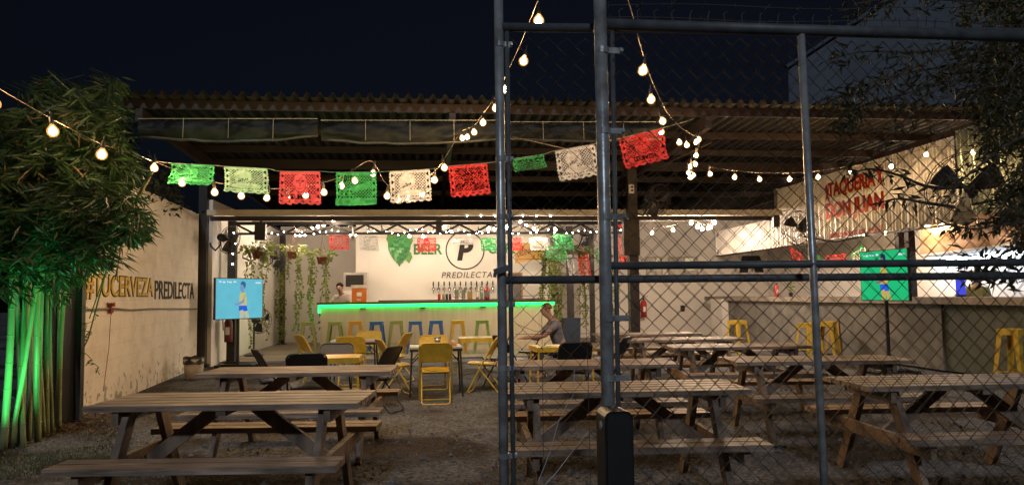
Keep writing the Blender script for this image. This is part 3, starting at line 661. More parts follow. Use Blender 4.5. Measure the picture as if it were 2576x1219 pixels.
ftable(-1.22, 13.15, 0, TABTOP, BLACK, "pale folding table farthest back on the left, catching green light")
ftable(-1.18, 9.62, .02, YEL, YEL, "yellow folding table with black chairs around it", .72, .6)
ftable(0.11, 11.25, .02, TABTOP, BLACK, "folding table with black legs holding a metal cup")
ftable(1.86, 10.75, .06, YEL, YEL, "yellow folding table behind the gate with a green light patch", .8, .62)
ftable(0.92, 13.3, 0, YEL, YEL, "yellow folding table the seated man leans on", .8, .6)
chair(0.10, 10.42, 0.0, YEL, "nearest yellow chair, its back to the camera in the open gravel")
chair(0.08, 11.95, PI, YEL, "yellow chair on the far side of the table with the cup")
chair(-0.48, 11.3, -1.25, YEL, "yellow chair left of the table with the cup, turned sideways")
chair(0.80, 11.35, 1.30, YEL, "yellow chair right of the table with the cup, turned sideways")
chair(1.06, 12.15, 1.45, CHBLK, "black chair behind the sideways yellow one by the gate post")
chair(-1.35, 8.92, 0.1, CHBLK, "nearest black chair, its back to the camera, at the yellow table")
chair(-1.20, 10.25, PI, CHBLK, "black chair on the far side of the yellow table")
chair(-1.85, 9.65, -1.15, CHBLK, "black chair left of the yellow table, its back lit green")
chair(-0.62, 9.75, 1.1, CHBLK, "black chair right of the yellow table, seen from its side")
chair(-1.20, 12.45, 0.0, YEL, "yellow chair with its back to the camera at the farthest left table")
chair(-1.05, 13.85, PI, YEL, "yellow chair behind the farthest left table, facing us")
chair(-1.90, 13.05, -1.05, YEL, "yellow chair at the left side of the farthest left table")
chair(-0.55, 13.15, 1.25, YEL, "yellow chair right of the farthest left table, seen side on")
chair(1.87, 9.95, 0.05, CHBLK, "broad black chair back behind the gate mesh at the table with the green patch")
chair(2.62, 10.85, 1.0, CHBLK, "black chair with a green lit back right of the gate table")
chair(1.28, 11.75, -1.2, CHBLK, "black chair between the two tables behind the gate post")
chair(1.78, 13.4, 1.4, CHBLK, "black chair the grey-shirted man sits on")
q = Vector((0.14, 11.3, 0.70)); t = thing("metal_cup", "grey metal cup standing on the table with black legs", "cup", q)
MB().lathe([(0.038, 0), (0.052, 0.12), (0.048, .12), (0.036, .01), (0.001, .01)], 14, q).build("cup_body", STEEL, t, smooth=True); MB().lathe([(.0525, .118), (.055, .122), (.0525, .126)], 14, q).build("rim", STEEL, t)
q = Vector((0.30, 11.2, 0.70)); t = thing("snack_tray", "small orange tray with crumpled napkins beside the metal cup", "tray", q)
MB().box(q.x, q.y, q.z + .012, .22, .16, .02).build("tray", mat("orange_plastic", (0, 0, 0)), t); MB().ball(q + Vector((.06, 0, .05)), .035, 7, 5).build("napkin", mat("napkin", (.6, .5, .42), .8), t)
q = Vector((1.60, 10.66, 0.702)); 
t = thing("paper_menu", "thin menu card coloured as the green light patch on the yellow table", "menu card", q)
MB().box(q.x, q.y, q.z + .003, .24, .17, .004).build("card", mat("green_lit_card", (.2, .5, .15), .4), t); MB().box(q.x + .02, q.y + .02, q.z + .03, .015, .015, .05).build("holder", GALV, t)  # the table's green light patch is put into the card's colour

# ================================================================== TRASH BIN
q = PG(487, 953)
t = thing("trash_bin", "white bin lined with a black bag by the lettered wall", "bin", q)
MB().lathe([(0.125, 0), (0.15, 0.03), (0.175, .36), (0.165, .36), (0.12, .05), (0.001, .05)], 16, q).build("bucket", mat("grubby_bin", (.42, .38, .33), .6, var=.15), t, smooth=True)
bgm = MB(); bgm.grid(lambda a, b: q + Vector(((0.18 + .02 * math.sin(a * 50) * b) * math.cos(a * 6.2832) * (1 - .1 * b), (0.18 + .02 * math.sin(a * 37) * b) * math.sin(a * 6.2832) * (1 - .1 * b), .27 + .13 * b + .018 * math.sin(a * 31) * (b - .3))), 48, 5); bgm.build("bag", BLKPL, t, smooth=True)

# ================================================================== TELEVISIONS
def screen_mat(name, c, es):
    if name in MATS: return MATS[name]
    M = bpy.data.materials.new(name); M.use_nodes = True; t = M.node_tree; N = t.nodes; N.clear(); L = t.links
    tc = N.new("ShaderNodeTexCoord"); nz = N.new("ShaderNodeTexNoise"); nz.inputs["Scale"].default_value = 5; nz.inputs["Detail"].default_value = 4; L.new(tc.outputs["Object"], nz.inputs["Vector"])
    cr = N.new("ShaderNodeValToRGB"); cr.color_ramp.elements[0].color = (*[x * .86 for x in c], 1); cr.color_ramp.elements[1].color = (*[min(1, x * 1.1) for x in c], 1); L.new(nz.outputs["Fac"], cr.inputs[0])
    e = N.new("ShaderNodeEmission"); e.inputs[1].default_value = es; o = N.new("ShaderNodeOutputMaterial"); L.new(cr.outputs[0], e.inputs[0]); L.new(e.outputs[0], o.inputs[0]); MATS[name] = M; return M
def tv(A, B, zb, zt, field, label, side, pole_xy, player, es):
    # A lower left, B lower right corner in plan
    A = Vector(A); B = Vector(B); x = (B - A); W = x.length; x.normalize(); n = Vector((x.y, -x.x, 0)); H = zt - zb
    t = thing("television", label, "television", (pole_xy[0], pole_xy[1], 0))
    def pr(poly, off, th, m_, nm, par=None): 
        return MB().prism([(a, b) for a, b in poly], A + Vector((0, 0, zb)) + n * off, x, _Z, n * -th).build(nm, m_, par or t)
    pr([(0, 0), (W, 0), (W, H), (0, H)], 0, 0.05, BLKPL, "housing")
    e = 0.018
    s_ = pr([(e, e), (W - e, e), (W - e, H - e), (e, H - e)], 0.003, 0.002, screen_mat(field[0], field[1], es), "screen")
    pl = player
    def em(nm, c): return emat(nm, c, es)
    def pic(poly, m_, nm, o_=0.006): MB().prism([(W * a, H * b) for a, b in poly], A + Vector((0, 0, zb)) + n * o_, x, _Z, n * -0.001).build(nm, m_, t)
    def ell(cx, cy, rx, ry, k=12): return [(cx + rx * math.cos(6.2832 * i / k), cy + ry * math.sin(6.2832 * i / k)) for i in range(k)]
    cx = pl
    shirt_c = (.66, .60, .26) if side == 'l' else (.72, .52, .12); skin_c = (.22, .36, .60) if side == 'l' else (.24, .17, .22); hair_c = (.04, .15, .32) if side == 'l' else (.02, .03, .08)
    pic([(cx-.05, .02), (cx-.045, .13), (cx-.06, .27), (cx+.10, .27), (cx+.13, .12), (cx+.16, .02), (cx+.07, .02), (cx+.045, .15), (cx+.02, .02)], em("tv_sock_" + side, (.60, .58, .40) if side == 'l' else (.62, .44, .14)), "player_legs", .0055)
    pic([(cx-.065, .30), (cx-.06, .45), (cx-.055, .58), (cx-.03, .655), (cx+.015, .675), (cx+.065, .63), (cx+.09, .52), (cx+.10, .40), (cx+.085, .28)], em("tv_shirt_" + side, shirt_c), "player_shirt", .006)
    pic([(cx-.07, .33), (cx+.09, .33), (cx+.115, .20), (cx+.03, .19), (cx+.015, .23), (cx-.07, .20)], em("tv_shorts_" + side, (.03, .14, .80)), "player_shorts", .007)
    pic([(cx-.012, .64), (cx-.025, .70), (cx+.03, .70), (cx+.035, .65)], em("tv_skin_" + side, skin_c), "player_neck", .0065)
    pic([(cx-.055, .735), (cx-.062, .765), (cx-.045, .80), (cx-.04, .86), (cx+.0, .885), (cx+.04, .86), (cx+.05, .80), (cx+.035, .72), (cx-.0, .69), (cx-.04, .70)], em("tv_skin_" + side, (0, 0, 0)), "player_head", .007)
    pic([(cx-.045, .84), (cx-.03, .90), (cx+.01, .925), (cx+.055, .90), (cx+.07, .84), (cx+.06, .77), (cx+.035, .75), (cx+.03, .80), (cx+.0, .845)], em("tv_hair_" + side, hair_c), "player_hair", .008)
    pic([(cx+.03, .60), (cx+.07, .56), (cx+.03, .40), (cx-.10, .335), (cx-.16, .35), (cx-.17, .375), (cx-.11, .385), (cx-.0, .45)], em("tv_skin_" + side, (0, 0, 0)), "player_arm", .0085)
    pic([(cx+.02, .62), (cx+.075, .58), (cx+.055, .47), (cx+.005, .49)], em("tv_sleeve_" + side, tuple(x * .85 for x in shirt_c)), "player_sleeve", .009)
    for k, (a, b, w_) in enumerate(((.07, .89, .05), (.14, .88, .06), (.23, .89, .03), (.27, .88, .06), (.36, .89, .06), (.82, .87, .13))):
        pic([(a, b), (a + w_, b), (a + w_ * .9, b + .035), (a + w_ * .1, b + .035)], em("tv_score", (.75, .9, 1.0)), "score_mark", .006)
    px, py = pole_xy
    MB().tube([(px, py, 0.04), (px, py, zb + H * .5)], 0.032, 8).build("stand_pole", BLKPL, t)
    b_ = MB(); b_.box(px, py, .03, .85, .09, .05); b_.box(px - .36, py - .02, .03, .08, .5, .05); b_.box(px + .36, py - .02, .03, .08, .5, .05); b_.build("stand_base", BLKPL, t)
    c = (A + B) / 2; MB().bar(Vector((c.x, c.y, zb + H * .5)) - n * .04, (px, py, zb + H * .5), .12, .2).build("mount", BLKPL, t)
    return t
tl = PV(541, 750, 16.0); tr_ = PV(661.5, 750, 16.95)
tv((tl.x, tl.y, 0), (tr_.x, tr_.y, 0), 0.985, 1.835, ("football_cyan", (0.16, 0.60, 0.74)), "left television on a stand showing a player on a cyan pitch", 'l', ((tl.x + tr_.x) / 2 - .06, (tl.y + tr_.y) / 2 + .13), .55, 0.85)
tl = PV(2167, 750, 12.95); tr_ = PV(2288, 750, 11.75); zt = PV(2288, 622, 11.75).z; zb = PV(2288, 757, 11.75).z
tv((tl.x, tl.y, 0), (tr_.x, tr_.y, 0), zb, zt, ("football_green", (0.02, 0.60, 0.22)), "right television on a pole stand showing a player on a green pitch", 'r', ((tl.x + tr_.x) / 2 + .12, (tl.y + tr_.y) / 2 + .14), .50, 0.85)

# ================================================================== UPPER ROOF
ur = thing("yard_roof", "high corrugated roof with brown steel beams over the back of the yard", "roof", (3, 12, 4.4))
def zr(v): return 4.44 - 0.026 * (v - 11.8)
RX0, RX1 = -4.55, 14.0
pit = 0.19
def corr(a, b):
    x = RX0 + (RX1 - RX0) * a; ph = (x / pit) % 1.0; hgt = 0.085 * max(0, math.cos((ph - .5) * 6.2832)) ** 0.7 if abs(ph - .5) < .25 else 0
    v = 11.72 + 12.7 * b + (0.02 * noise.noise(Vector((round(x / pit), 0, 0))) if b == 0 else 0); return (x, v, zr(v) + hgt + 0.012 * noise.noise(Vector((x * .7, v, 2))))
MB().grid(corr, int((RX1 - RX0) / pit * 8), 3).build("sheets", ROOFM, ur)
for (v, h, dn) in ((11.98, .13, 0), (13.6, .12, 0), (15.1, .12, 0), (16.25, .20, .03), (18.2, .14, 0), (20.4, .14, 0)):
    MB().box((RX0 + RX1) / 2, v, zr(v) - .012 - h / 2 - dn, RX1 - RX0, .07, h).build("purlin", BROWN, ur)
for x in (-4.3, 0.4, 4.55, 9.3): MB().bar((x, 11.9, zr(11.9) - .26), (x, 23.6, zr(23.6) - .26), .10, .2).build("rafter", BROWN, ur)
MB().bar((9.25, 9.9, 4.25), (-4.2, 17.6, 3.95) if False else (9.25, 12.0, 4.2), .1, .1).build("edge_beam", BROWN, ur)
def tarp(px0, px1, py0, py1, label, seed, sag=.07):
    A = PV(px0, py0, 11.85); B = PV(px1, py0, 11.85); zb_ = PV((px0 + px1) / 2, py1, 11.85).z; m_ = MB(); H = A.z - zb_
    def f(a, b):
        w_ = noise.noise(Vector((a * 9 + seed, b * 2.5, seed))) * .05 + noise.noise(Vector((a * 22, b * 9 + a * 30, seed + 4))) * .016
        roll = .05 * math.sin(b * PI)
        return (A.x + (B.x - A.x) * a, 11.86 - roll - w_, A.z + (B.z - A.z) * a - H * b - sag * math.sin(a * PI) * b + .02 * noise.noise(Vector((a * 12, seed, 1))) * b)
    m_.grid(f, 110, 14); t = thing("rolled_tarp", label, "tarp", (A.x, 11.85, A.z), group="rolled plastic curtains under the roof edge")
    m_.build("sheet", mat("dark_plastic_sheet", (0.013, 0.014, 0.012), .55, var=.4, scale=3, spec=.22), t, smooth=True)
    MB().tube([f(i / 14, 1.0) for i in range(15)], .022, 6).build("hem", mat("tarp_hem", (.05, .045, .03), .4), t, smooth=True)
    r = MB(); r.tube([(A.x, 11.80, A.z + .01), (B.x, 11.80, B.z + .01)], .005, 4)
    for k in range(1, 4): xk = A.x + (B.x - A.x) * k / 4; r.tube([(xk, 11.79, A.z + .03), (xk, 11.77, zb_ - .03)], .004, 4)
    r.build("rope", mat("pale_rope", (.4, .36, .28), .8), t)
tarp(350, 800, 302, 345, "dark rolled plastic curtain at the left end of the roof edge", 1.3); tarp(808, 1250, 306, 352, "dark rolled plastic curtain hanging left of the gate post", 5.1); tarp(1262, 1665, 310, 350, "glossy rolled plastic curtain right of the gate post", 9.7, .04)
# rope lines tying the bunting
rp = MB().tube([PV(1292, 442, 12.0), PV(1420, 498, 8.0)], .008, 5); tag(MB().tube([PV(1290, 344, 11.7), PV(1440, 378, 8.2)], .007, 5).build("tie_rope", CORD), "rope from the roof edge down to the white bunting", "rope")
tag(MB().tube([PV(1788, 360, 12.3), PV(1690, 405, 13.5), PV(1610, 452, 15.8)], .008, 5).build("tie_rope", CORD), "slanting rope from the bulb cluster to the brown post", "rope")

# ================================================================== TAQUERIA (right)
tq = thing("taqueria", "zinc clad taqueria along the right side with red painted lettering", "building", (8.9, 16, 0))
UZ = 8.9
def zincs(v0, v1, z0, z1, m_, nm, u=UZ):
    k = int((v1 - v0) / 0.083 * 8)
    MB().grid(lambda a, b: (u + 0.030 * math.sin((v0 + (v1 - v0) * a) / 0.098 * 6.2832), v0 + (v1 - v0) * a, z0 + (z1 - z0) * b), k, 1).build(nm, m_, tq)
zincs(12.0, 18.66, 2.56, 4.02, ZINC, "zinc_sheet"); zincs(18.66, 22.9, 2.54, 3.30, ZINC, "zinc_sheet"); zincs(8.2, 11.98, 2.64, 4.10, ZINCB, "zinc_sheet", UZ + .02)
MB().box(UZ + .0, 17.4, 2.53, .05, 11.0, .04).build("edge_trim", BROWN, tq)
MB().box(UZ + .02, 18.72, 3.6, .10, .10, .9).build("end_post", mat("zinc_post", (.35, .33, .3), .5), tq)
MB().box(11.2, 16.3, 1.9, .14, 16.0, 3.8).build("inner_wall", WHITEP, tq)
MB().box(UZ + 1.15, 11.0, 2.7, 2.2, 12.0, .05).build("soffit", WHITEP, tq) if False else None
def sign(body, xa, xb, tA, bA, m_, off=.03):
    n = Vector((-1, 0, 0)); A = PU(xa, bA, UZ - .035); B = PU(xb, bA, UZ - .035); zt_ = PU(xa, tA, UZ - .035).z
    text_mb(body, A, (0, -1, 0), _Z, A.y - B.y, zt_ - A.z, offset=off, depth=.004).build("lettering", m_, tq)
    return A, B, zt_
YSH = mat("pale_yellow_paint", (.66, .50, .16), .6)
def sign2(body, xa, xb, tA, bA, off):
    A = PU(xa, bA, UZ - .030); B = PU(xb, bA, UZ - .030); zt_ = PU(xa, tA, UZ - .030).z
    text_mb(body, A + Vector((0, -.03, -.03)), (0, -1, 0), _Z, A.y - B.y, zt_ - A.z, offset=off, depth=.002).build("lettering", YSH, tq)
    sign(body, xa, xb, tA, bA, RED, off)
sign2("TAQUERIA", 2084, 2204, 460, 503, .035); sign2("DON JUAN", 2079, 2226, 512, 564, .045); sign("100% SABOR DE AQUÍ", 2086, 2220, 585, 601, RED, .01)
for (px, py, s_) in ((2080, 487, 1), (2212, 440, -1)):
    q = PU(px, py, UZ - .036); MB().prism([(0, .22), (.06, .05), (.12, .16), (.05, -.02), (.10, -.24), (0, -.1), (-.08, -.2), (-.03, 0), (-.1, .12)], q, (0, -1, 0), _Z, (.004, 0, 0)).build("chilli_motif", RED, tq)
for px in (2266, 2291):
    q = PU(px, 660, UZ + .1); MB().box(q.x, q.y, 1.95, .13, .13, 1.4).build("support_post", BROWN, tq)
# counter
ct = thing("taqueria_counter", "long grey concrete counter with a thick slab top", "counter", (8.9, 16.5, 0))
MB().box(9.05, 17.6, .62, .5, 10.4, 1.16).build("counter_wall", CONC, ct); MB().box(9.0, 16.0, 1.235, .62, 15.0, .12).build("slab", mat("slab_concrete", (.25, .215, .18), .7, var=.15), ct)
MB().box(9.1, 10.3, .62, .5, 4.2, 1.16).build("green_lit_panel", mat("green_lit_panel", (.075, .085, .07), .7), ct)  # green light is put into the dark colour of this counter stretch
MB().box(8.75, 22.3, .62, .3, .9, 1.2).build("white_end", WHITEP, ct)
# kitchen hood with cool tube light
hd = thing("range_hood", "brown kitchen hood with a pale lit underside at the right edge", "hood", (10, 11.5, 2))
q0 = PU(2395, 618, 10.2)
MB().prism([(0, 0), (4.6, .12), (4.6, 1.0), (.15, .75)], (9.75, 14.3, 2.12), (0, -1, 0), _Z, (1.3, 0, 0)).build("hood_body", mat("hood_brown", (.30, .17, .09), .3, metal=.3, var=.1), hd)
MB().prism([(0, -.04), (4.6, .06), (4.6, .115), (0, -.005)], (9.72, 14.3, 2.12), (0, -1, 0), _Z, (1.3, 0, 0)).build("lip", mat("hood_lip", (.5, .55, .6), .4, metal=.3), hd)
lampk = thing("tube_lamp", "white fluorescent tube under the kitchen hood", "lamp", (10.7, 11.8, 2.05))
MB().tube([(10.85, 15.8, 2.02), (10.85, 11.6, 2.09)], .025, 8).build("tube", emat("cool_tube", (.72, .85, 1.0), TUBE), lampk); MB().box(10.85, 13.6, 2.12, .07, 4.2, .03).build("batten", WHITEP, lampk)
# shelf things in the taqueria
q = PV(2050, 740, 19.5)
t = thing("potted_herb", "small potted herb on the taqueria counter", "plant", (8.95, 18.2, 1.295))
MB().lathe([(.04, 0), (.055, .1), (.001, .1)], 10, (8.95, 18.2, 1.295)).build("pot", BLKPL, t); l_ = MB()
for k in range(60): l_.leaf(Vector((8.95 + ru(-.05, .05), 18.2 + ru(-.05, .05), 1.39 + ru(0, .25))), Vector((ru(-1, 1), ru(-1, 1), ru(0, 1))), .08, .03)
l_.build("foliage", LEAF_V, t)
q = PU(2240, 640, 11.0); t = thing("wall_box", "white box with a brown oval on the taqueria inner wall", "wall box", q)
MB().box(11.0, q.y, q.z, .28, 1.2, .34).build("casing", WHITEP, t); MB().box(10.85, q.y, q.z + .02, .03, .55, .12).build("oval_plate", BROWN, t)
q = PU(2465, 735, 9.15); t = thing("blue_cooler", "glowing blue drinks dispenser on the taqueria counter", "dispenser", (9.15, q.y, 1.3))
MB().tube([(9.1, PU(2417, 730, 9.1).y, 1.33), (9.1, PU(2417, 730, 9.1).y, 1.62)], .075, 12).build("tank", emat("blue_glow", (.08, .10, .9), .8), t); MB().tube([(9.1, PU(2417, 730, 9.1).y, 1.62), (9.1, PU(2417, 730, 9.1).y, 1.68)], .11, 12).build("lid", BLKPL, t); MB().tube([(9.1, PU(2417, 730, 9.1).y, 1.295), (9.1, PU(2417, 730, 9.1).y, 1.33)], .09, 12).build("base", BLKPL, t)

# far warehouse on the right, trees beyond
wh = thing("warehouse", "big dark slate-blue gabled shed beyond the roof on the right", "building", (22, 38, 0))
WHM = mat("slate_cladding", (.085, .10, .125), .8, var=.08, scale=.4)
A = PV(1983, 400, 38); pts = [PV(1983, 480, 38), PV(1983, 172, 38), PV(2245, -4, 38), PV(2700, -310, 38), PV(3200, -310, 38), PV(3200, 480, 38)]
mbw = MB(); n0 = 0
poly = [(p.x - A.x, max(0, p.z)) for p in pts]; poly[0] = (poly[0][0], 0); poly[-1] = (poly[-1][0], 0)
mbw.prism(poly, (A.x, 38, 0), X_, _Z, Vector((A.x, 38, 0)).normalized() * 14); mbw.build("gable_wall", WHM, wh)
b_ = MB(); b_.bar(Vector((A.x + poly[1][0] - .2, 37.9, poly[1][1] + .03)), Vector((A.x + poly[3][0], 37.9, poly[3][1] + .03)), .3, .14); b_.build("roof_verge", mat("verge", (.07, .085, .11), .8), wh)

# ================================================================== FANS
def fan(p, face, R, label, arm_to=None, cage_m=BLACK, nb_=3):
    t = thing("wall_fan", label, "fan", p, 0, "pole and wall mounted fans"); f = Vector(face).normalized(); Q = f.to_track_quat('Z', 'Y').to_matrix().to_4x4(); Q.translation = p
    def T(v): return Q @ Vector(v)
    c = MB()
    for (rr, zz) in ((R, 0.06), (R * .98, 0.0), (R * .62, .12), (R * .25, .13)): c.tube([T((rr * math.cos(a * .2618), rr * math.sin(a * .2618), zz)) for a in range(24)], .006, 4, closed=True)
    for k in range(20):
        a = k * .31416; c.tube([T((R * .12 * math.cos(a), R * .12 * math.sin(a), .135)), T((R * .6 * math.cos(a), R * .6 * math.sin(a), .125)), T((R * math.cos(a), R * math.sin(a), .06)), T((R * .95 * math.cos(a), R * .95 * math.sin(a), -.02)), T((R * .3 * math.cos(a), R * .3 * math.sin(a), -.06))], .003, 3)
    c.build("cage", cage_m, t)
    MB().lathe([(.001, -.26), (.06, -.25), (.085, -.2), (.085, -.1), (.05, -.06), (.02, .06), (.001, .06)], 12, p, f).build("motor", BLACK, t, smooth=True)
    for k in range(nb_):
        a0 = k * 6.2832 / nb_ + .4
        MB().grid(lambda a, b: T(((.05 + (R * .88 - .05) * b) * math.cos(a0 + (a - .5) * (.95 - .2 * b)), (.05 + (R * .88 - .05) * b) * math.sin(a0 + (a - .5) * (.95 - .2 * b)), .03 + (a - .5) * .09)), 5, 5).build("blade", BLKPL, t, smooth=True)
    if arm_to is not None:
        e = Vector(arm_to); s0 = p - f * .2; MB().tube([s0, s0 + Vector((0, 0, -.16)), (s0 + e) / 2 + Vector((0, 0, -.22)), e + Vector((0, 0, -.06)), e], .018, 8).build("arm", BLACK, t, smooth=True)
p = PV(575, 602, 16.5); fan(p, (.85, -.35, -.25), .30, "black fan on the stout post left of the television", (p.x - .42, 16.7, p.z - .05))
p = PV(668, 630, 19.2); fan(p, (.75, -.5, -.2), .30, "black fan half behind the nearest hanging basket", (-4.5, 19.4, p.z - .1))
p = PV(700, 648, 21.0); fan(p, (.8, -.45, -.25), .30, "black fan farthest back on the hall's left wall", (-4.5, 21.2, p.z - .1))
p = PV(1402, 590, 20.8); fan(p, (-.75, -.55, -.25), .34, "black fan on the left arm of the post right of the bar", (PV(1432, 600, 21).x, 21.0, p.z - .3))
p = PV(1478, 592, 20.8); fan(p, (.55, -.6, -.35), .34, "black fan on the right arm of the post right of the bar", (PV(1442, 600, 21).x, 21.0, p.z - .3))
p = PV(1650, 505, 15.0); fan(p, (.45, -.75, -.35), .36, "dark fan high up beside the thick brown post", (xC + .1, 15.95, p.z - .1), mat("dim_wire", (.05, .04, .035), .5))
p = PV(2008, 573, 14.6); fan(p, (-.85, -.5, .05), .34, "dark fan in front of the zinc sheets by the red lettering", (8.86, p.y + .1, p.z - .1))
p = PV(2432, 478, 9.6); fan(p, (-.75, -.55, .1), .52, "very large dark fan on the zinc wall at the right edge", (8.9, 9.9, p.z + .35), BLACK)
p = PV(652, 806, 18.9); fan(p, (.7, -.7, -.1), .30, "pedestal fan standing behind the lower right of the left television")
o_ = bpy.data.objects["wall_fan.008"] if "wall_fan.008" in bpy.data.objects else None
if o_: o_.name = "pedestal_fan"; o_["group"] = "pedestal fans"; MB().tube([p + Vector((-.15, .15, 0)), (p.x - .15, p.y + .15, .05)], .02, 8).build("pole", BLACK, o_); MB().lathe([(.22, 0), (.22, .03), (.03, .06), (.001, .06)], 16, (p.x - .15, p.y + .15, .04)).build("base", BLACK, o_)
p = PV(1951, 556, 16.2); t = thing("loudspeaker", "small black loudspeaker by the end of the zinc sheets", "speaker", p); MB().box(p.x, p.y, p.z, .14, .14, .26).build("cabinet", BLKPL, t); MB().box(p.x, p.y - .072, p.z, .11, .006, .22).build("grille", mat("grille", (.03, .03, .03), .7), t); MB().bar(p + Vector((0, .05, .1)), p + Vector((.2, .3, .16)), .03, .03).build("bracket", BLACK, t)
p = PV(1441, 880, 20.0); t = thing("blue_bin", "dark blue bin at the foot of the two-fan post", "bin", (p.x, 20.2, 0)); MB().box(p.x, 20.2, .40, .40, .36, .72, taper=1.12).build("tub", mat("dull_blue", (.014, .028, .06), .5), t); MB().box(p.x, 20.2, .775, .47, .42, .03).build("lid", mat("dull_blue", (0, 0, 0)), t)
# speaker, camera
p = PV(656, 583, 16.9); t = thing("loudspeaker", "black loudspeaker hung under the eave behind the television", "speaker", p)
MB().box(p.x, p.y, p.z, .22, .2, .36).build("cabinet", BLKPL, t); MB().box(p.x, p.y - .102, p.z, .19, .006, .33).build("grille", mat("grille", (.03, .03, .03), .7), t); MB().box(p.x, p.y + .03, p.z + .23, .05, .05, .12).build("bracket", BLACK, t)
p = PV(1163, 585, 17.0) ; p = PV(1164, 612, 21.3)
for (px, py, lab) in ((1164, 585, None),): pass
def seccam(px, py, v, lab):
    p = PV(px, py, v); t = thing("security_camera", lab, "camera", p); MB().ball(p, .075, 10, 7).build("dome", WHITEP, t, smooth=True); MB().ball(p + Vector((0, -.06, -.01)), .035, 8, 6).build("lens", BLKPL, t); MB().tube([p + Vector((0, 0, .05)), p + Vector((0, 0, .2))], .02, 6).build("stem", WHITEP, t)
seccam(888, 595, 17.2, "white security camera hung beside the red bunting square")

# ================================================================== STRING LIGHTS
def catmull(P, n=6):
    P = [Vector(p) for p in P]; out = []
    for i in range(len(P) - 1):
        p0 = P[max(i-1, 0)]; p1 = P[i]; p2 = P[i+1]; p3 = P[min(i+2, len(P)-1)]
        for k in range(n):
            t = k / n; out.append(.5 * ((2*p1) + (p2 - p0) * t + (2*p0 - 5*p1 + 4*p2 - p3) * t*t + (3*p1 - p0 - 3*p2 + p3) * t*t*t))
    return out + [P[-1]]
bulb_me = {}
def shell_mat():
    if "glowing_globe" in MATS: return MATS["glowing_globe"]
    M = bpy.data.materials.new("glowing_globe"); M.use_nodes = True; N = M.node_tree.nodes; L = M.node_tree.links; N.clear()
    e = N.new("ShaderNodeEmission"); e.inputs[0].default_value = (1.0, .50, .13, 1); e.inputs[1].default_value = .62
    tr_n = N.new("ShaderNodeBsdfTransparent"); tr_n.inputs[0].default_value = (.88, .84, .78, 1)
    ad = N.new("ShaderNodeAddShader"); o = N.new("ShaderNodeOutputMaterial"); L.new(e.outputs[0], ad.inputs[0]); L.new(tr_n.outputs[0], ad.inputs[1]); L.new(ad.outputs[0], o.inputs[0])
    try: M.cycles.emission_sampling = 'NONE'
    except Exception: pass
    MATS["glowing_globe"] = M; return M
def bulb_mesh(m_, r):
    k = (m_.name, round(r, 4))
    if k not in bulb_me:
        mb = MB().lathe([(.25*r, 1.35*r), (.55*r, .95*r), (.92*r, .42*r), (r, 0), (.9*r, -.45*r), (.55*r, -.85*r), (.02*r, -1.0*r)], 12)
        me = bpy.data.meshes.new("bulb"); me.from_pydata([tuple(v) for v in mb.v], [], mb.f); me.polygons.foreach_set("use_smooth", [True] * len(me.polygons)); me.materials.append(m_); bulb_me[k] = me
    return bulb_me[k]
sock = MB().lathe([(.016, 0), (.018, .02), (.016, .055), (.006, .06), (.006, .10)], 8)
sock_me = bpy.data.meshes.new("socket"); sock_me.from_pydata([tuple(v) for v in sock.v], [], sock.f); sock_me.materials.append(BLKPL)
def string(label, bulbs, wire, m_=BULBM, r=.036, drop=.11, wr=.004):
    B = [PV(*b) for b in bulbs]; o0 = B[0]
    t = thing("string_light", label, "string light", o0, 0, "strings of warm bulbs")
    W = [PV(*p) for p in wire] if wire else [b + Vector((0, 0, drop)) for b in B]
    MB().tube(catmull(W), wr, 5).build("cord", CORD, t, smooth=True)
    dr = MB()
    for b in B:
        o = bpy.data.objects.new("bulb", bulb_mesh(shell_mat(), r * 1.22)); col.objects.link(o); o.parent = t; o.location = b - o0
        lv = rnd()
        if r > .041 and lv < .13: o.data = bulb_mesh(GLASS, r * 1.1)
        else:
            mk = m_ if lv < .6 else emat(m_.name + ("_dim" if lv < .85 else "_strong"), tuple(m_.node_tree.nodes["Emission"].inputs[0].default_value)[:3], m_.node_tree.nodes["Emission"].inputs[1].default_value * (.55 if lv < .85 else 1.5))
            co = bpy.data.objects.new("glowing_core", bulb_mesh(mk, r * .74)); col.objects.link(co); co.parent = o
        tilt = (ru(-.25, .25), ru(-.25, .25), 0); o.rotation_euler = tilt
        s_ = bpy.data.objects.new("socket", sock_me); col.objects.link(s_); s_.parent = t; s_.location = b - o0 + Matrix.Rotation(tilt[0], 3, 'X') @ Matrix.Rotation(tilt[1], 3, 'Y') @ Vector((0, 0, r * 1.5)); s_.rotation_euler = tilt
    return t
string("bulb string running from the bamboo over the papel picado to mid picture",
    [(-14, 262, 5.9), (133, 331, 6.1), (256, 389, 6.4), (388, 423, 8.6), (458, 460, 8.9), (540, 484, 9.2), (607, 493, 9.5), (671, 498, 9.8), (722, 497, 9.7), (769, 492, 9.7), (815, 484, 9.6), (859, 468, 9.5), (893, 455, 9.5), (938, 437, 9.5), (974, 493, 9.4), (1002, 503, 9.4), (1029, 501, 9.4), (1062, 488, 9.3), (1093, 453, 9.3), (1118, 422, 9.2)],
    [(-60, 190, 5.7), (0, 224, 5.9), (133, 300, 6.1), (256, 362, 6.4), (340, 388, 7.4), (382, 404, 8.6), (458, 433, 8.9), (540, 458, 9.2), (671, 474, 9.8), (769, 468, 9.7), (859, 444, 9.5), (925, 405, 9.5), (948, 420, 9.45), (974, 464, 9.4), (1029, 478, 9.4), (1093, 430, 9.3), (1120, 395, 9.2), (1150, 345, 10.5)])
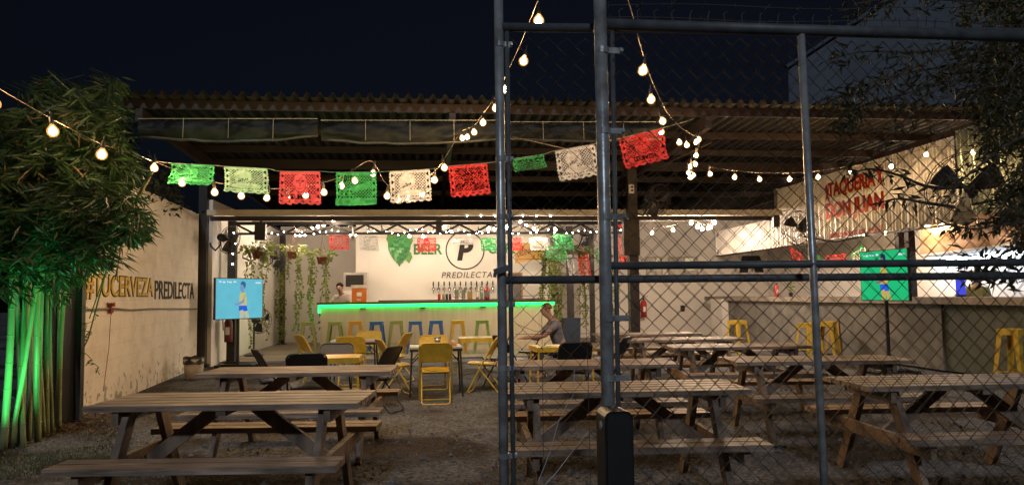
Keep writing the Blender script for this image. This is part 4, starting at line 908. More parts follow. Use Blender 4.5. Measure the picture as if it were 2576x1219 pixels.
string("bulb string rising from the roof edge past the gate post to the top",
    [(1163, 348, 11.3), (1175, 345, 11.1), (1193, 333, 10.3), (1215, 309, 9.5), (1247, 273, 8.7), (1271, 226, 7.9), (1317, 154, 6.8), (1355, 53, 5.9)],
    [(1155, 330, 11.6), (1170, 326, 11.1), (1195, 313, 10.3), (1217, 283, 9.5), (1246, 245, 8.7), (1268, 200, 7.9), (1305, 120, 6.8), (1338, 40, 5.9), (1368, -40, 5.3)])
string("bulb string dropping from the top right of the fat post to the roof corner",
    [(1617, 178, 6.2), (1638, 251, 7.2), (1667, 305, 8.4), (1664, 333, 9.4), (1709, 359, 10.4), (1728, 365, 10.9), (1751, 358, 11.3), (1758, 351, 11.4)],
    [(1562, -60, 5.2), (1592, 40, 5.7), (1618, 140, 6.2), (1645, 215, 7.2), (1680, 285, 8.4), (1710, 318, 9.4), (1740, 338, 10.4), (1762, 345, 11.4)])
string("tangle of bulbs hanging under the roof corner",
    [(1751, 391, 11.5), (1749, 413, 11.5), (1735, 420, 11.55), (1733, 434, 11.5), (1744, 441, 11.45), (1737, 446, 11.5)], [(1762, 345, 11.4), (1756, 372, 11.5), (1750, 400, 11.5), (1738, 410, 11.5), (1735, 428, 11.5)])
string("bulb string sagging from the roof corner across to the zinc wall",
    [(1786, 438, 11.6), (1848, 446, 11.8), (1911, 451, 12.0), (1986, 451, 12.2), (2058, 446, 12.4), (2140, 433, 12.6), (2242, 419, 12.3), (2330, 389, 11.9), (2448, 384, 10.8), (2577, 377, 9.8)], None)
string("far bulb string swagged under the hall roof left of the emblem",
    [(838, 554, 16.9), (814, 565, 17.6), (800, 570, 18.3), (785, 576, 19.0), (767, 590, 20.2), (755, 591, 20.6), (744, 590, 21.0), (881, 568, 17.6), (926, 574, 18.4), (962, 579, 19.2), (1030, 594, 20.0), (1065, 595, 19.6), (1090, 586, 19.2)], None, BULBF, .042)
string("far bulb string swagged under the hall roof right of the emblem",
    [(1118, 572, 18.2), (1133, 581, 18.8), (1180, 588, 19.2), (1205, 584, 19.4), (1229, 575, 18.8), (1244, 575, 18.4), (1275, 572, 18.0), (1309, 557, 17.0), (1323, 568, 17.5), (1343, 576, 18.2), (1353, 582, 18.8), (1397, 577, 18.2)], None, BULBF, .042)
string("cluster of bulbs under the hall roof beyond the brown post",
    [(1640, 586, 17.6), (1693, 578, 17.9), (1739, 561, 17.2), (1755, 571, 17.8), (1767, 576, 18.2), (1781, 574, 18.0), (1788, 571, 17.7), (1797, 560, 17.1)], None, emat('warm_bulb_bright', (1.0, .78, .60), BULB * 2.6), .045)
string("low bulb string beneath the red lettered zinc sheets",
    [(px, py, PU(px, py, 9.6).y) for px, py in ((2174, 592), (2226, 586), (2333, 568), (2465, 573))], [(px, py, PU(px, py, 9.6).y) for px, py in ((2060, 606), (2174, 584), (2226, 577), (2333, 558), (2465, 562), (2590, 550))], emat('warm_bulb_low', (1.0, .72, .44), BULB * 3.4), .045)
# fairy lights on the truss and eave
fy = thing("fairy_lights", "tiny white fairy lights strung along the black truss", "fairy lights", (0, 17.2, 2.8))
pts = [PV(655 + 905 * i / 60, 583 + 5 * math.sin(i * .9) + 3 * noise.noise(Vector((i, 0, 0))), 17.2) for i in range(61)]
MB().tube(pts, .004, 4).build("wire", BLACK, fy)
fm = MB().ball((0, 0, 0), .012, 6, 4); fme = bpy.data.meshes.new("tiny_bulb"); fme.from_pydata([tuple(v) for v in fm.v], [], fm.f); fme.materials.append(FAIRY)
for i in range(0, 61):
    if i % 3 == 2 and rnd() < .6: continue
    o = bpy.data.objects.new("tiny_bulb", fme); col.objects.link(o); o.parent = fy; o.location = pts[i] - Vector((0, 17.2 - (-.05), 2.8)) + Vector((0, 0, ru(-.04, .02)))
    o.location.y = -.05
fy2 = thing("fairy_lights", "short run of fairy lights glowing along the cream eave", "fairy lights", (1, 16.4, 3.15))
o0 = Vector((1, 16.4, 3.15)); pts = [PV(1175 + 210 * i / 12, 543 + 1.5 * (i % 2), 16.42) for i in range(13)]; MB().tube(pts, .004, 4).build("wire", BLACK, fy2)
for p in pts[::2]:
    o = bpy.data.objects.new("tiny_bulb", fme); col.objects.link(o); o.parent = fy2; o.location = p - o0
fy3 = thing("fairy_lights", "fairy lights running down the post behind the television", "fairy lights", (-4, 17.2, 2.5))
o0 = Vector((-4, 17.2, 2.5)); pts = [PV(592 - .8 * i + 3 * math.sin(i * 2), 560 + 13 * i, 17.22) for i in range(10)]; MB().tube(pts, .004, 4).build("wire", BLACK, fy3)
for p in pts[2::2]:
    o = bpy.data.objects.new("tiny_bulb", fme); col.objects.link(o); o.parent = fy3; o.location = p - o0
# wall washers behind the truss that brighten the emblem wall
for k, px in enumerate((985, 1110, 1235, 1350)):
    p = PV(px, 570, 21.2); p = Vector((p.x, 21.25, 3.42))
    t = thing("ceiling_spot", "ceiling spotlight %s from the left washing the emblem wall" % ORD[k], "spotlight", p, 0, "spotlights over the emblem wall")
    MB().lathe([(.05, .08), (.055, -.06), (.05, -.06), (.045, -.02), (.001, -.02)], 12, p).build("can", BLACK, t); MB().lathe([(.001, 0), (.044, 0), (.044, .004), (.001, .004)], 12, p - Vector((0, 0, .045))).build("lens", emat("spot_lens", (1, .86, .62), 40), t)
    L_ = bpy.data.lights.new("spot_light", 'SPOT'); L_.energy = 28; L_.color = (1, .84, .60); L_.spot_size = math.radians(105); L_.spot_blend = .7; L_.shadow_soft_size = .04
    lo = bpy.data.objects.new("spot_light", L_); col.objects.link(lo); lo.parent = t; lo.location = (0, 0, -.07); lo.rotation_euler = Vector((0, -.42, 1)).to_track_quat('Z', 'Y').to_euler()

# ================================================================== PAPEL PICADO
FONT = {'H': "101101111101101", 'I': "111010010010111", 'D': "110101101101110", 'A': "010101111101101", 'L': "100100100100111", 'G': "011100101101011", 'O': "111101101101111", '1': "010110010010111", '8': "111101111101111", '0': "111101101101111"}
NX, NY = 84, 64
def mask(kind):
    cut = [[False] * NX for _ in range(NY)]
    def put(i, j, v=True):
        if 0 <= i < NX and 0 <= j < NY: cut[j][i] = v
    for j in range(NY):
        for i in range(NX):
            x = i / NX; y = j / NY                     # y from the top
            # scalloped bottom edge, small scallops at the sides
            if y > .925 + .06 * abs(math.sin(x * 6 * PI)): put(i, j); continue
            if x < .012 * (1 + math.sin(y * 60)) or x > 1 - .012 * (1 + math.sin(y * 60)): put(i, j); continue
            if .13 < x < .87 and .08 < y < .80:
                a = (i + j) % 6; b = (i - j) % 6
                if a in (0, 1, 2, 3) and b in (0, 1, 2, 3): put(i, j)
            # side triangles
            for k in range(4):
                yc = .12 + .2 * k
                if 0 <= (y - yc + .06) <= .14:
                    h = 1 - abs(y - yc - .01) / .07
                    if .05 < x < .05 + .07 * h or 1 - .05 - .07 * h < x < .95: put(i, j)
            if .86 < y < .90 and (i % 14) in (4, 5, 6, 7, 8): put(i, j)
    def solid(fn):
        for j in range(NY):
            for i in range(NX):
                if fn(i / NX, j / NY): put(i, j, False)
    def hole(fn):
        for j in range(NY):
            for i in range(NX):
                if fn(i / NX, j / NY): put(i, j, True)
    if kind == 'face':
        solid(lambda x, y: ((x - .5) / .17) ** 2 + ((y - .36) / .29) ** 2 < 1 or (y > .56 and abs(x - .5) < .12 + (y - .56) * 1.3 and y < .82) or (.15 < x < .85 and .66 < y < .82))
        for cx in (.44, .56):
            hole(lambda x, y: abs(x - cx) < .035 and .30 < y < .325); hole(lambda x, y: abs(x - cx) < .042 and abs(y - .265 - .4 * (x - cx) ** 2 * 20) < .012)
        hole(lambda x, y: abs(x - .49 - (y - .3) * .1) < .008 and .32 < y < .44); hole(lambda x, y: abs(x - .5) < .05 and .49 < y < .51)
        hole(lambda x, y: .9 < ((x - .5) / .15) ** 2 + ((y - .38) / .23) ** 2 < 1.06 and y > .4)
        w_ = "HIDALGO"; s = 2
        for n, chx in enumerate(w_):
            for r in range(5):
                for c_ in range(3):
                    if FONT[chx][r * 3 + c_] == '1':
                        for dy in range(1):
                            i = int(NX * .26) + n * 6 + c_ * s; j = int(NY * .695) + r * s // 1
                            for di in range(s):
                                for dj in range(s): put(NX - 1 - (i + di), j + dj - 1)
    elif kind == 'bird':
        solid(lambda x, y: ((x - .43) / .2) ** 2 + ((y - .32) / .24) ** 2 < 1 or (((x - .5) / .33) ** 2 + ((y - .68) / .10) ** 2 < 1) or (abs(x - .36 - .25 * (y - .5)) < .1 and .4 < y < .7))
        for k in range(6): hole(lambda x, y: ((x - .33 - .035 * k) / .012) ** 2 + ((y - .50 + .02 * k) / .035) ** 2 < 1)
        hole(lambda x, y: ((x - .40) / .03) ** 2 + ((y - .40) / .02) ** 2 < 1)
    elif kind == 'cannon':
        solid(lambda x, y: abs((y - .50) + .42 * (x - .5)) < .09 and .2 < x < .84); solid(lambda x, y: (x - .33) ** 2 / .012 + (y - .66) ** 2 / .02 < 1); solid(lambda x, y: y > .77)
        hole(lambda x, y: .25 < (x - .33) ** 2 / .012 + (y - .66) ** 2 / .02 < .8 and int((math.atan2(y - .66, x - .33) + 3.2) * 2.0) % 2 == 0)
        solid(lambda x, y: .15 < x < .45 and .10 < y < .26)
        for n, chx in enumerate("1810"):
            for r in range(5):
                for c_ in range(3):
                    if FONT[chx][r * 3 + c_] == '1':
                        i = int(NX * .17) + n * 6 + c_ * 2 - 2; j = int(NY * .115) + r * 2
                        for di in range(2):
                            for dj in range(2): put(NX - 1 - (NX - 1 - (i + di)), j + dj)
    else:
        hole(lambda x, y: .14 < x < .86 and .08 < y < .8 and math.sin(x * 38 + 5 * math.sin(y * 17)) * math.sin(y * 26 + 4 * math.sin(x * 13)) > .12)
        solid(lambda x, y: .14 < x < .86 and .08 < y < .8 and abs(math.sin(x * 19 + 3.5 * math.sin(y * 9))) < .22)
    return cut
MASK = {k: mask(k) for k in ('face', 'bird', 'cannon', 'swirl')}
def paper(name, c):
    return leafmat(name, c, t=.45, var=.06, rough=.6)
PAP = {'g': paper("green_tissue", (.05, .34, .11)), 'w': paper("white_tissue", (.66, .65, .65)), 'r': paper("red_tissue", (.62, .05, .05)), 'p': paper("pale_green_tissue", (.36, .58, .40)), 'k': paper("pink_tissue", (.62, .09, .11))}
def banner(TL, TR, hgt, colr, kind, label, group, curl=0.0, swing=0.0, crump=.012, seed=0):
    TL = Vector(TL); TR = Vector(TR); x = TR - TL; W = x.length; xn = x.normalized(); n = Vector((xn.y, -xn.x, 0)).normalized()
    dn = (-_Z + xn * swing).normalized(); cut = MASK[kind]; mb = MB(); idx = {}
    def P(i, j):
        k = (i, j)
        if k not in idx:
            a = i / NX; b = j / NY; th = curl * b
            # bend about the string as the wind lifts the lower edge
            s = hgt * b
            dz, dy = (s * math.cos(th * .5) if abs(th) < .01 else hgt / curl * math.sin(th), 0 if abs(th) < .01 else hgt / curl * (1 - math.cos(th)))
            p = TL + x * a + dn * dz - n * -dy * 1.0 + n * crump * (noise.noise(Vector((a * 3 + seed, b * 2.6, seed))) * 2 * b + .5 * noise.noise(Vector((a * 9, b * 9, seed))))
            idx[k] = len(mb.v); mb.v.append(p)
        return idx[k]
    for j in range(NY):
        for i in range(NX):
            if not cut[j][i]: mb.f.append((P(i, j), P(i + 1, j), P(i + 1, j + 1), P(i, j + 1)))
    o = mb.build("paper_banner", PAP[colr]); return tag(o, label, "paper banner", group)
GB = "papel picado squares on the front line"
FB = [((430, 410), (540, 416), 58, 'g', 'bird', 1.1, -.0, "green paper square at the far left, lifted by the wind"), ((561, 418), (673, 424), 64, 'p', 'bird', .6, .12, "pale green paper square with a bird cut-out"), ((701, 430), (806, 431), 80, 'k', 'face', .15, .03, "pinkish red paper square with a portrait and HIDALGO cut out"),
      ((843, 433), (947, 432), 79, 'g', 'cannon', .1, .02, "green paper square with a cannon and 1810 cut out"), ((977, 431), (1082, 425), 78, 'w', 'bird', .15, .05, "white paper square with a bird right of the cannon one"), ((1126, 418), (1226, 410), 78, 'r', 'swirl', .2, .08, "bright red paper square left of the gate post"),
      ((1286, 400), (1368, 388), 52, 'g', 'swirl', 1.6, .15, "small green paper scrap folded over between the two posts"), ((1394, 380), (1497, 362), 78, 'w', 'bird', .25, .12, "white paper square just left of the fat post"), ((1555, 349), (1667, 322), 80, 'r', 'face', .15, .16, "red paper square behind the mesh right of the fat post")]
lp = []
for k, (a, b, h, c_, kd, cu_, sw, lab) in enumerate(FB):
    v = 8.9 - .12 * k; A = PV(*a, v); B = PV(*b, v); lp += [A, B]; banner(A, B, h * v / FPX * (1.05 + .12 * cu_), c_, kd, lab, GB, cu_, sw, .05, k * 3.7)
tag(MB().tube(catmull([PV(382, 404, 8.9)] + lp + [PV(1745, 300, 7.8)], 3), .004, 4).build("bunting_string", mat("pale_rope", (0, 0, 0))), "thin pale string carrying the front row of paper squares", "string")
GB2 = "papel picado squares inside the hall"
for k, (a, b, h, c_, kd, cu_, sw, lab) in enumerate([((828, 591), (878, 592), 36, 'r', 'swirl', .1, 0, "small faded red paper square at the left inside the hall"), ((902, 592), (950, 594), 38, 'w', 'bird', .3, .1, "small white paper square before the hop picture"), ((976, 597), (1030, 599), 30, 'g', 'swirl', .9, .1, "small green paper square over the hop picture"),
      ((1049, 598), (1097, 598), 36, 'r', 'face', .1, 0, "small red portrait square over the word BEER"), ((1134, 600), (1186, 599), 22, 'w', 'swirl', 1.2, .2, "small white paper square folded across the emblem"), ((1207, 598), (1253, 598), 34, 'g', 'bird', .15, .1, "small green paper square before the word GARDEN"),
      ((1282, 597), (1312, 597), 34, 'r', 'cannon', .2, .1, "small red paper square just right of the gate post"), ((1330, 598), (1376, 597), 34, 'w', 'swirl', .5, .1, "small white paper square above the order sign"), ((1390, 588), (1440, 590), 40, 'g', 'face', .2, .1, "green paper square behind the two-fan post"), ((1370, 618), (1424, 622), 40, 'g', 'swirl', .8, .1, "lower green paper square against the dense vines")]):
    v = 18.4; A = PV(*a, v); B = PV(*b, v); banner(A, B, h * v / FPX, c_, kd, lab, GB2, cu_, sw, .03, k * 2.9 + 40)
tag(MB().tube(catmull([PV(px, py, 18.4) for px, py in ((740, 583), (828, 591), (976, 597), (1134, 599), (1312, 597), (1440, 590), (1560, 560))], 4), .005, 4).build("bunting_string", mat("pale_rope", (0, 0, 0))), "thin string carrying the paper squares inside the hall", "string")
for (a, b, h, c_, lab, v) in (((1545, 560), (1566, 566), 110, 'r', "twisted red paper strip hanging right of the fat post", 17.5), ((1496, 628), (1530, 606), 40, 'g', "green crumpled paper tail among the vines by the fat post", 18.5), ((1452, 650), (1480, 640), 66, 'r', "red and white twisted paper tail hanging by the post", 18.0), ((1425, 640), (1440, 640), 70, 'w', "white twisted paper tail beside the dense vines", 18.2), ((1985, 618), (2018, 640), 40, 'r', "red wind-folded paper flag left of the thin fence post", 16.5), ((2076, 643), (2126, 637), 34, 'r', "bright red paper flag right of the thin fence post", 16.5), ((2140, 640), (2176, 620), 26, 'w', "pale paper flag beside the red one in the taqueria", 16.2), ((2040, 644), (2062, 642), 26, 'g', "small green paper flag left of the thin fence post", 16.5), ((2138, 640), (2170, 612), 16, 'g', "thin green paper tail nearest the right television", 15.5)):
    banner(PV(*a, v), PV(*b, v), h * v / FPX, c_, 'swirl', lab, "loose paper flags", .5, .1, .07, a[0] * .1)

# ================================================================== HANGING PLANTS
def hang(px, py, v, label, strands, pot=True, bush=1.0, dens=1.0, hook=True):
    p = PV(px, py, v); t = thing("hanging_plant", label, "plant", p, 0, "trailing plants in hanging pots"); lf = MB(); vn = MB()
    if pot:
        MB().lathe([(.10, -.09), (.13, .07), (.145, .07), (.145, .10), (.12, .10), (.001, .08)], 14, p).build("pot", mat("terracotta_plastic", (.20, .065, .035), .6), t, smooth=True)
    if hook:
        h_ = MB()
        for k in range(3): a = k * 2.1; h_.tube([p + Vector((.13 * math.cos(a), .13 * math.sin(a), .1)), p + Vector((0, 0, .55))], .004, 4)
        h_.tube([p + Vector((0, 0, .55)), p + Vector((0, 0, .72)), p + Vector((.05, 0, .78)), p + Vector((.08, 0, .72))], .006, 5); h_.build("hanger", mat("red_wire", (.3, .08, .05), .5), t)
    for k in range(int(130 * bush)):
        d = Vector((ru(-1, 1), ru(-1, 1), ru(-.35, .8))); q = p + Vector((d.x * .3 * bush ** .5, d.y * .22, .1 + d.z * .2)); lf.leaf(q, d + Vector((0, 0, -.5)), ru(.07, .12), ru(.05, .075))
    for (dx, ye) in strands:
        q = p + Vector((dx * v / FPX, ru(-.12, .12), .06)); ze = PV(px, ye, v).z; pts = [q.copy()]; ph = ru(0, 6)
        while q.z > ze:
            q = q + Vector((.010 * math.sin(q.z * 4 + ph) + ru(-.012, .012), ru(-.012, .012), -.07)); pts.append(q.copy())
            for _ in range(3 if dens > 1 else (2 if rnd() < .45 else 1)): lf.leaf(q + Vector((ru(-.03, .03), 0, 0)), Vector((ru(-1, 1), ru(-1, 1), -.9)), ru(.07, .13) , ru(.055, .085))
        vn.tube(pts, .004, 4)
    lf.build("foliage", LEAF_V, t); vn.build("vines", mat("vine_stem", (.10, .10, .03), .7), t)
hang(648, 640, 17.9, "nearest hanging plant, above the left television's right edge", [(-22, 730), (-8, 760), (16, 850), (-16, 860), (6, 700), (20, 800)], bush=1.3, hook=False)
hang(735, 642, 20.5, "hanging plant in a brown pot on the second hook", [(16, 820), (20, 830), (12, 790), (18, 760), (-6, 700)])
hang(810, 655, 20.2, "hanging plant in a brown pot trailing over the bar's end", [(-26, 840), (-20, 850), (-32, 740), (12, 845), (8, 760), (-24, 800), (2, 830), (14, 800)], bush=1.1)
hang(706, 690, 23.3, "leafy vine wrapped down the far corner post", [(0, 850), (4, 860), (-4, 820), (8, 850), (2, 845), (-6, 790)], pot=False, bush=.4, hook=False)
hang(1388, 650, 21.0, "dense curtain of vines beside the order sign", [(-28, 790), (-20, 830), (-12, 800), (-5, 850), (2, 845), (9, 850), (16, 840), (22, 800), (-16, 760), (5, 800), (12, 790), (-24, 720), (-9, 830)], bush=1.8, dens=2, hook=False)
hang(1464, 640, 21.3, "hanging plant in a dark red pot between the two black posts", [(-6, 780), (4, 800), (8, 760), (-2, 820), (14, 720), (10, 805)], bush=.9)
hang(1540, 668, 20.6, "hanging plant seen just right of the fat post", [(-6, 820), (0, 830), (6, 800), (3, 760), (-3, 790)], bush=.7, hook=False)

# ================================================================== PEOPLE
def skin(name, nodes, edges, mt, parent, sub=2):
    me = bpy.data.meshes.new(name); ks = list(nodes); me.from_pydata([tuple(nodes[k][0]) for k in ks], [(ks.index(a), ks.index(b)) for a, b in edges], []); me.materials.append(mt)
    o = bpy.data.objects.new(name, me); col.objects.link(o); o.parent = parent; o.matrix_parent_inverse = wm(parent).inverted()
    md = o.modifiers.new("skin", 'SKIN'); md.use_smooth_shade = True; ly = me.skin_vertices[0].data if me.skin_vertices else None
    if ly is None:
        bpy.context.view_layer.update(); ly = me.skin_vertices[0].data
    for i, k in enumerate(ks): r = nodes[k][1]; ly[i].radius = r if isinstance(r, tuple) else (r, r); ly[i].use_root = (i == 0)
    s_ = o.modifiers.new("sub", 'SUBSURF'); s_.levels = s_.render_levels = sub; return o
def fingers(nodes, edges, hand, d, side):
    d = Vector(d).normalized(); s = Vector(side).normalized()
    for k, (o_, L) in enumerate(((-.03, .075), (-.01, .085), (.012, .08), (.032, .062))):
        a = hand + s * o_ + d * .035; m1 = a + d * L * .5; e = m1 + (d + Vector((0, 0, -.5))).normalized() * L * .5
        nodes["f%da" % k] = (a, .010); nodes["f%db" % k] = (m1, .0088); nodes["f%dc" % k] = (e, .0075); edges += [("hand" + side_tag, "f%da" % k), ("f%da" % k, "f%db" % k), ("f%db" % k, "f%dc" % k)]
def person(base, fx, label, shirt, hair_m, skin_m, lean=.25, sit=True, arms='fwd', hood=False, scale=1.0, trouser=(.04, .04, .05)):
    # base: point under the pelvis; fx: horizontal facing direction
    f = Vector(fx).normalized(); s = Vector((-f.y, f.x, 0)); t = thing("person", label, "person", (base[0], base[1], 0)); B = Vector(base)
    def P(a, b, c): return B + (f * a + s * b) * scale + _Z * c * scale
    z0 = .47 if sit else .93; l = lean
    hip = P(0, 0, z0 + .06); belly = P(.06 + l * .15, 0, z0 + .22); chest = P(.02 + l * .55, 0, z0 + .42); neck0 = P(l * .85, 0, z0 + .56); neck = P(.03 + l * 1.0, 0, z0 + .62); head = P(.06 + l * 1.15, 0, z0 + .72); crown = P(.04 + l * 1.2, 0, z0 + .80)
    N = {"hip": (hip, (.14, .11)), "belly": (belly, (.145, .11)), "chest": (chest, (.15, .11)), "neck0": (neck0, (.075, .06)), "neck": (neck, .055), "head": (head, (.078, .088)), "crown": (crown, (.070, .082))}
    Eg = [("hip", "belly"), ("belly", "chest"), ("chest", "neck0"), ("neck0", "neck"), ("neck", "head"), ("head", "crown")]
    N["chin"] = (P(.135 + l * 1.15, 0, z0 + .665), .032); N["nose"] = (P(.165 + l * 1.15, 0, z0 + .725), .014); Eg += [("head", "chin"), ("head", "nose")]
    Sh = {}; SE = []; TR = {}; TE = []
    for sd, tg in ((1, "l"), (-1, "r")):
        sh = P(l * .72, .19 * sd, z0 + .50)
        if arms == 'fwd': el = P(l * .72 + .18, .24 * sd, z0 + .24); wr = P(l * .72 + .42, .12 * sd, z0 + .27); hd = P(l * .72 + .50, .09 * sd, z0 + .27)
        elif arms == 'reach' : el = P(l * .72 + .24, .22 * sd, z0 + (.30 if sd > 0 else .22)); wr = P(l * .72 + (.50 if sd > 0 else .40), .12 * sd, z0 + .27); hd = P(l * .72 + (.59 if sd > 0 else .48), .10 * sd, z0 + .265)
        else: el = P(.02, .25 * sd, z0 + .22); wr = P(.14, .24 * sd, z0 + .02); hd = P(.18, .24 * sd, z0 - .06)
        N["sh" + tg] = (sh, .062); N["el" + tg] = (el, .043); N["wr" + tg] = (wr, .030); N["hand" + tg] = (hd, (.038, .022)); Eg += [("chest", "sh" + tg), ("sh" + tg, "el" + tg), ("el" + tg, "wr" + tg), ("wr" + tg, "hand" + tg)]
        dd = (hd - wr).normalized(); sp = dd.cross(_Z); sp = sp.normalized() if sp.length > .1 else s
        for k, (o_, L) in enumerate(((-.030, .062), (-.010, .078), (.011, .073), (.031, .055))):
            a = hd + sp * o_ + dd * .035; m1 = a + dd * L * .5; e = m1 + (dd + Vector((0, 0, -.6))).normalized() * L * .5
            N["f%d%s" % (k, tg)] = (a, .0100); N["g%d%s" % (k, tg)] = (m1, .0088); N["h%d%s" % (k, tg)] = (e, .0075); Eg += [("hand" + tg, "f%d%s" % (k, tg)), ("f%d%s" % (k, tg), "g%d%s" % (k, tg)), ("g%d%s" % (k, tg), "h%d%s" % (k, tg))]
        th = hd + sp * (-.045 * sd) + dd * .005; N["t" + tg] = (th, .011); N["u" + tg] = (th + dd * .04 + sp * (-.012 * sd), .009); Eg += [("hand" + tg, "t" + tg), ("t" + tg, "u" + tg)]
        hp_ = P(.02, .10 * sd, z0 + .02)
        if sit: kn = P(.44, .13 * sd, z0 + .04); an = P(.40, .13 * sd, .09); ft = P(.54, .14 * sd, .04)
        else: kn = P(.03, .11 * sd, .50); an = P(0, .11 * sd, .09); ft = P(.15, .12 * sd, .04)
        N["hp" + tg] = (hp_, .095); N["kn" + tg] = (kn, .062); N["an" + tg] = (an, .042); N["ft" + tg] = (ft, .04); Eg += [("hip", "hp" + tg), ("hp" + tg, "kn" + tg), ("kn" + tg, "an" + tg), ("an" + tg, "ft" + tg)]
        sl = sh.lerp(el, .62); Sh["sh" + tg] = (sh, .075); Sh["sl" + tg] = (sl, .062); SE += [("chest", "sh" + tg), ("sh" + tg, "sl" + tg)]
        TR["hp" + tg] = (hp_, .105); TR["kn" + tg] = (kn, .074); TR["an" + tg] = (an.lerp(kn, .08), .058); TE += [("hip", "hp" + tg), ("hp" + tg, "kn" + tg), ("kn" + tg, "an" + tg)]
    skin("body", N, Eg, skin_m, t)
    S2 = {"hip": (hip, (.155, .125)), "belly": (belly, (.16, .125)), "chest": (chest, (.165, .122)), "neck0": (neck0.lerp(chest, .1), (.092, .078))}; S2.update(Sh)
    skin("shirt", S2, [("hip", "belly"), ("belly", "chest"), ("chest", "neck0")] + SE, shirt, t)
    T2 = {"hip": (hip, (.15, .12))}; T2.update(TR); skin("trousers", T2, TE, mat("trouser_cloth", trouser, .8), t)
    hm = MB(); hcn = P(.035 + l * 1.17, 0, z0 + .775)
    upv = (crown - head).normalized()
    def hf(a, b):
        th = a * 6.2832; ph = b * (1.75 if not hood else 1.9); d = (f * math.cos(th) + s * math.sin(th)) * math.sin(ph) + _Z * math.cos(ph)
        fr = max(0, d.dot(f)); 
        if fr > .45 and d.z < .45: d = Vector((d.x, d.y, d.z)) - f * (fr - .45)
        return hcn + Vector((d.x * .100, d.y * .100, d.z * .098)) * scale * (1 + .03 * noise.noise(d * 6))
    hm.grid(hf, 24, 8); ho = hm.build("hair", hair_m, t, smooth=True)
    fm_ = MB()
    for sd in (1, -1): fm_.ball(P(.145 + l * 1.15, .032 * sd, z0 + .745), .010 * scale, 6, 4)
    fm_.build("eyes", BLKPL, t)
    for sd in (1, -1): MB().ball(P(.045 + l * 1.15, .083 * sd, z0 + .735), .028 * scale, 6, 5, (.6, .4, 1)).build("ear", skin_m, t, smooth=True)
    return t
side_tag = ""
q = PV(1372, 860, 13.4)
person((q.x + .3, 13.4, -.06), (-1, -.12, 0), "seated man in a grey t-shirt leaning forward on the yellow table", mat("grey_shirt", (.20, .19, .20), .85, bump=.1), HAIRR, SKIN, lean=.20, arms='reach')
q = PV(866, 740, 21.0)
person((q.x, 21.0, 0.0), (-.3, -1, 0), "black-haired bartender in a white shirt behind the left of the bar", mat("white_shirt", (.62, .58, .54), .8), HAIRB, SKIN, lean=.22, sit=False, arms='fwd')
q = PU(2452, 735, 9.75)
person((9.75, q.y, -.02), (.9, .3, 0), "cook with long black hair and an olive top seen from behind at the kitchen", mat("olive_shirt", (.26, .24, .08), .85), HAIRB, SKIN, lean=.05, sit=False, arms='down', hood=True)

# ================================================================== BAMBOO
bm = thing("bamboo_clump", "tall bamboo clump with green lit stems and drooping leaves at the left", "bamboo", (-4.0, 8.2, 0))
CULM = mat("bamboo_culm", (.23, .27, .12), .45, var=.2, scale=4, stretch=(1, 1, .5))
NODE = mat("bamboo_node", (.36, .33, .2), .6)
cul = [(8, 30, 1132, .036), (38, 62, 1118, .030), (60, 40, 1125, .026), (52, 88, 1122, .034), (72, 62, 1108, .026), (95, 105, 1110, .032), (98, 118, 1100, .026), (118, 128, 1095, .028), (148, 188, 1085, .026), (132, 140, 1090, .02), (-14, 0, 1130, .034), (25, 110, 1128, .024), (112, 70, 1098, .02), (150, 150, 1075, .022)]
for (xb_, xt_, yb_, r) in cul:
    b0 = PG(xb_, yb_); v1 = b0.y - ru(-.3, .5); t1 = PV(xt_, 560, v1); t1.z = max(t1.z, 2.4); t2 = t1 + (t1 - b0).normalized() * ru(.2, .5) + Vector((ru(-.2, .3), ru(-.3, .1), 0))
    P_ = []; n = 26; bow = Vector((ru(-.05, .05), ru(-.03, .03), 0))
    for i in range(n + 1):
        u = i / n; p = b0.lerp(t1, u / .62) if u < .62 else t1.lerp(t2, (u - .62) / .38); P_.append((p + bow * math.sin(u * 5.0), r * (1 - .45 * u)))
    c_ = MB().tube([p for p, _ in P_], [x for _, x in P_], 10)
    zz = ru(.1, .25)
    while zz < 2.6:
        u = zz / max(t1.z, .1)
        if u < 1: p = b0.lerp(t1, u) + bow * math.sin(u * .62 * 5.0); rr = r * (1 - .45 * u * .62); d = (t1 - b0).normalized(); c_.tube([p - d * .006, p, p + d * .006], [rr * 1.02, rr * 1.13, rr * 1.02], 10)
        zz += ru(.24, .36)
    c_.build("culm", CULM, bm, smooth=True)
fo = MB(); tw = fo
def inside(x, y):
    top_ = 292 + 85 * noise.noise(Vector((x * .02, 0, 5))) - 70 * math.exp(-((x - 170) / 110) ** 2)
    bot = 668 + 110 * noise.noise(Vector((x * .03, 2, 0))) - max(0, x - 200) * .55
    right = 330 + 60 * noise.noise(Vector((0, y * .03, 1)))
    if y < 420: right -= (420 - y) * .28
    return top_ < y < bot and x < right
cnt = 0
while cnt < 2100:
    x = ru(-60, 370); y = ru(200, 720)
    if not inside(x, y): continue
    if noise.noise(Vector((x * .016, y * .016, 8))) < -.28: continue
    v = ru(6.7, 8.9) if y > 560 else ru(6.65, 9.3)
    p = PV(x, y, v); cnt += 1
    hd = ru(0, 6.28); out = Vector((math.cos(hd), math.sin(hd) - .35, ru(-.5, .15)))
    if rnd() < .12: tw.tube([p - out * .3 + Vector((0, 0, .12)), p], .004, 3)
    for k in range(random.randint(5, 9)):
        a = hd + ru(-1.1, 1.1); fo.leaf(p + Vector((ru(-.05, .05), ru(-.05, .05), ru(-.04, .04))), Vector((math.cos(a), math.sin(a) - .2, ru(-1.1, .15))), ru(.11, .22), ru(.020, .034))
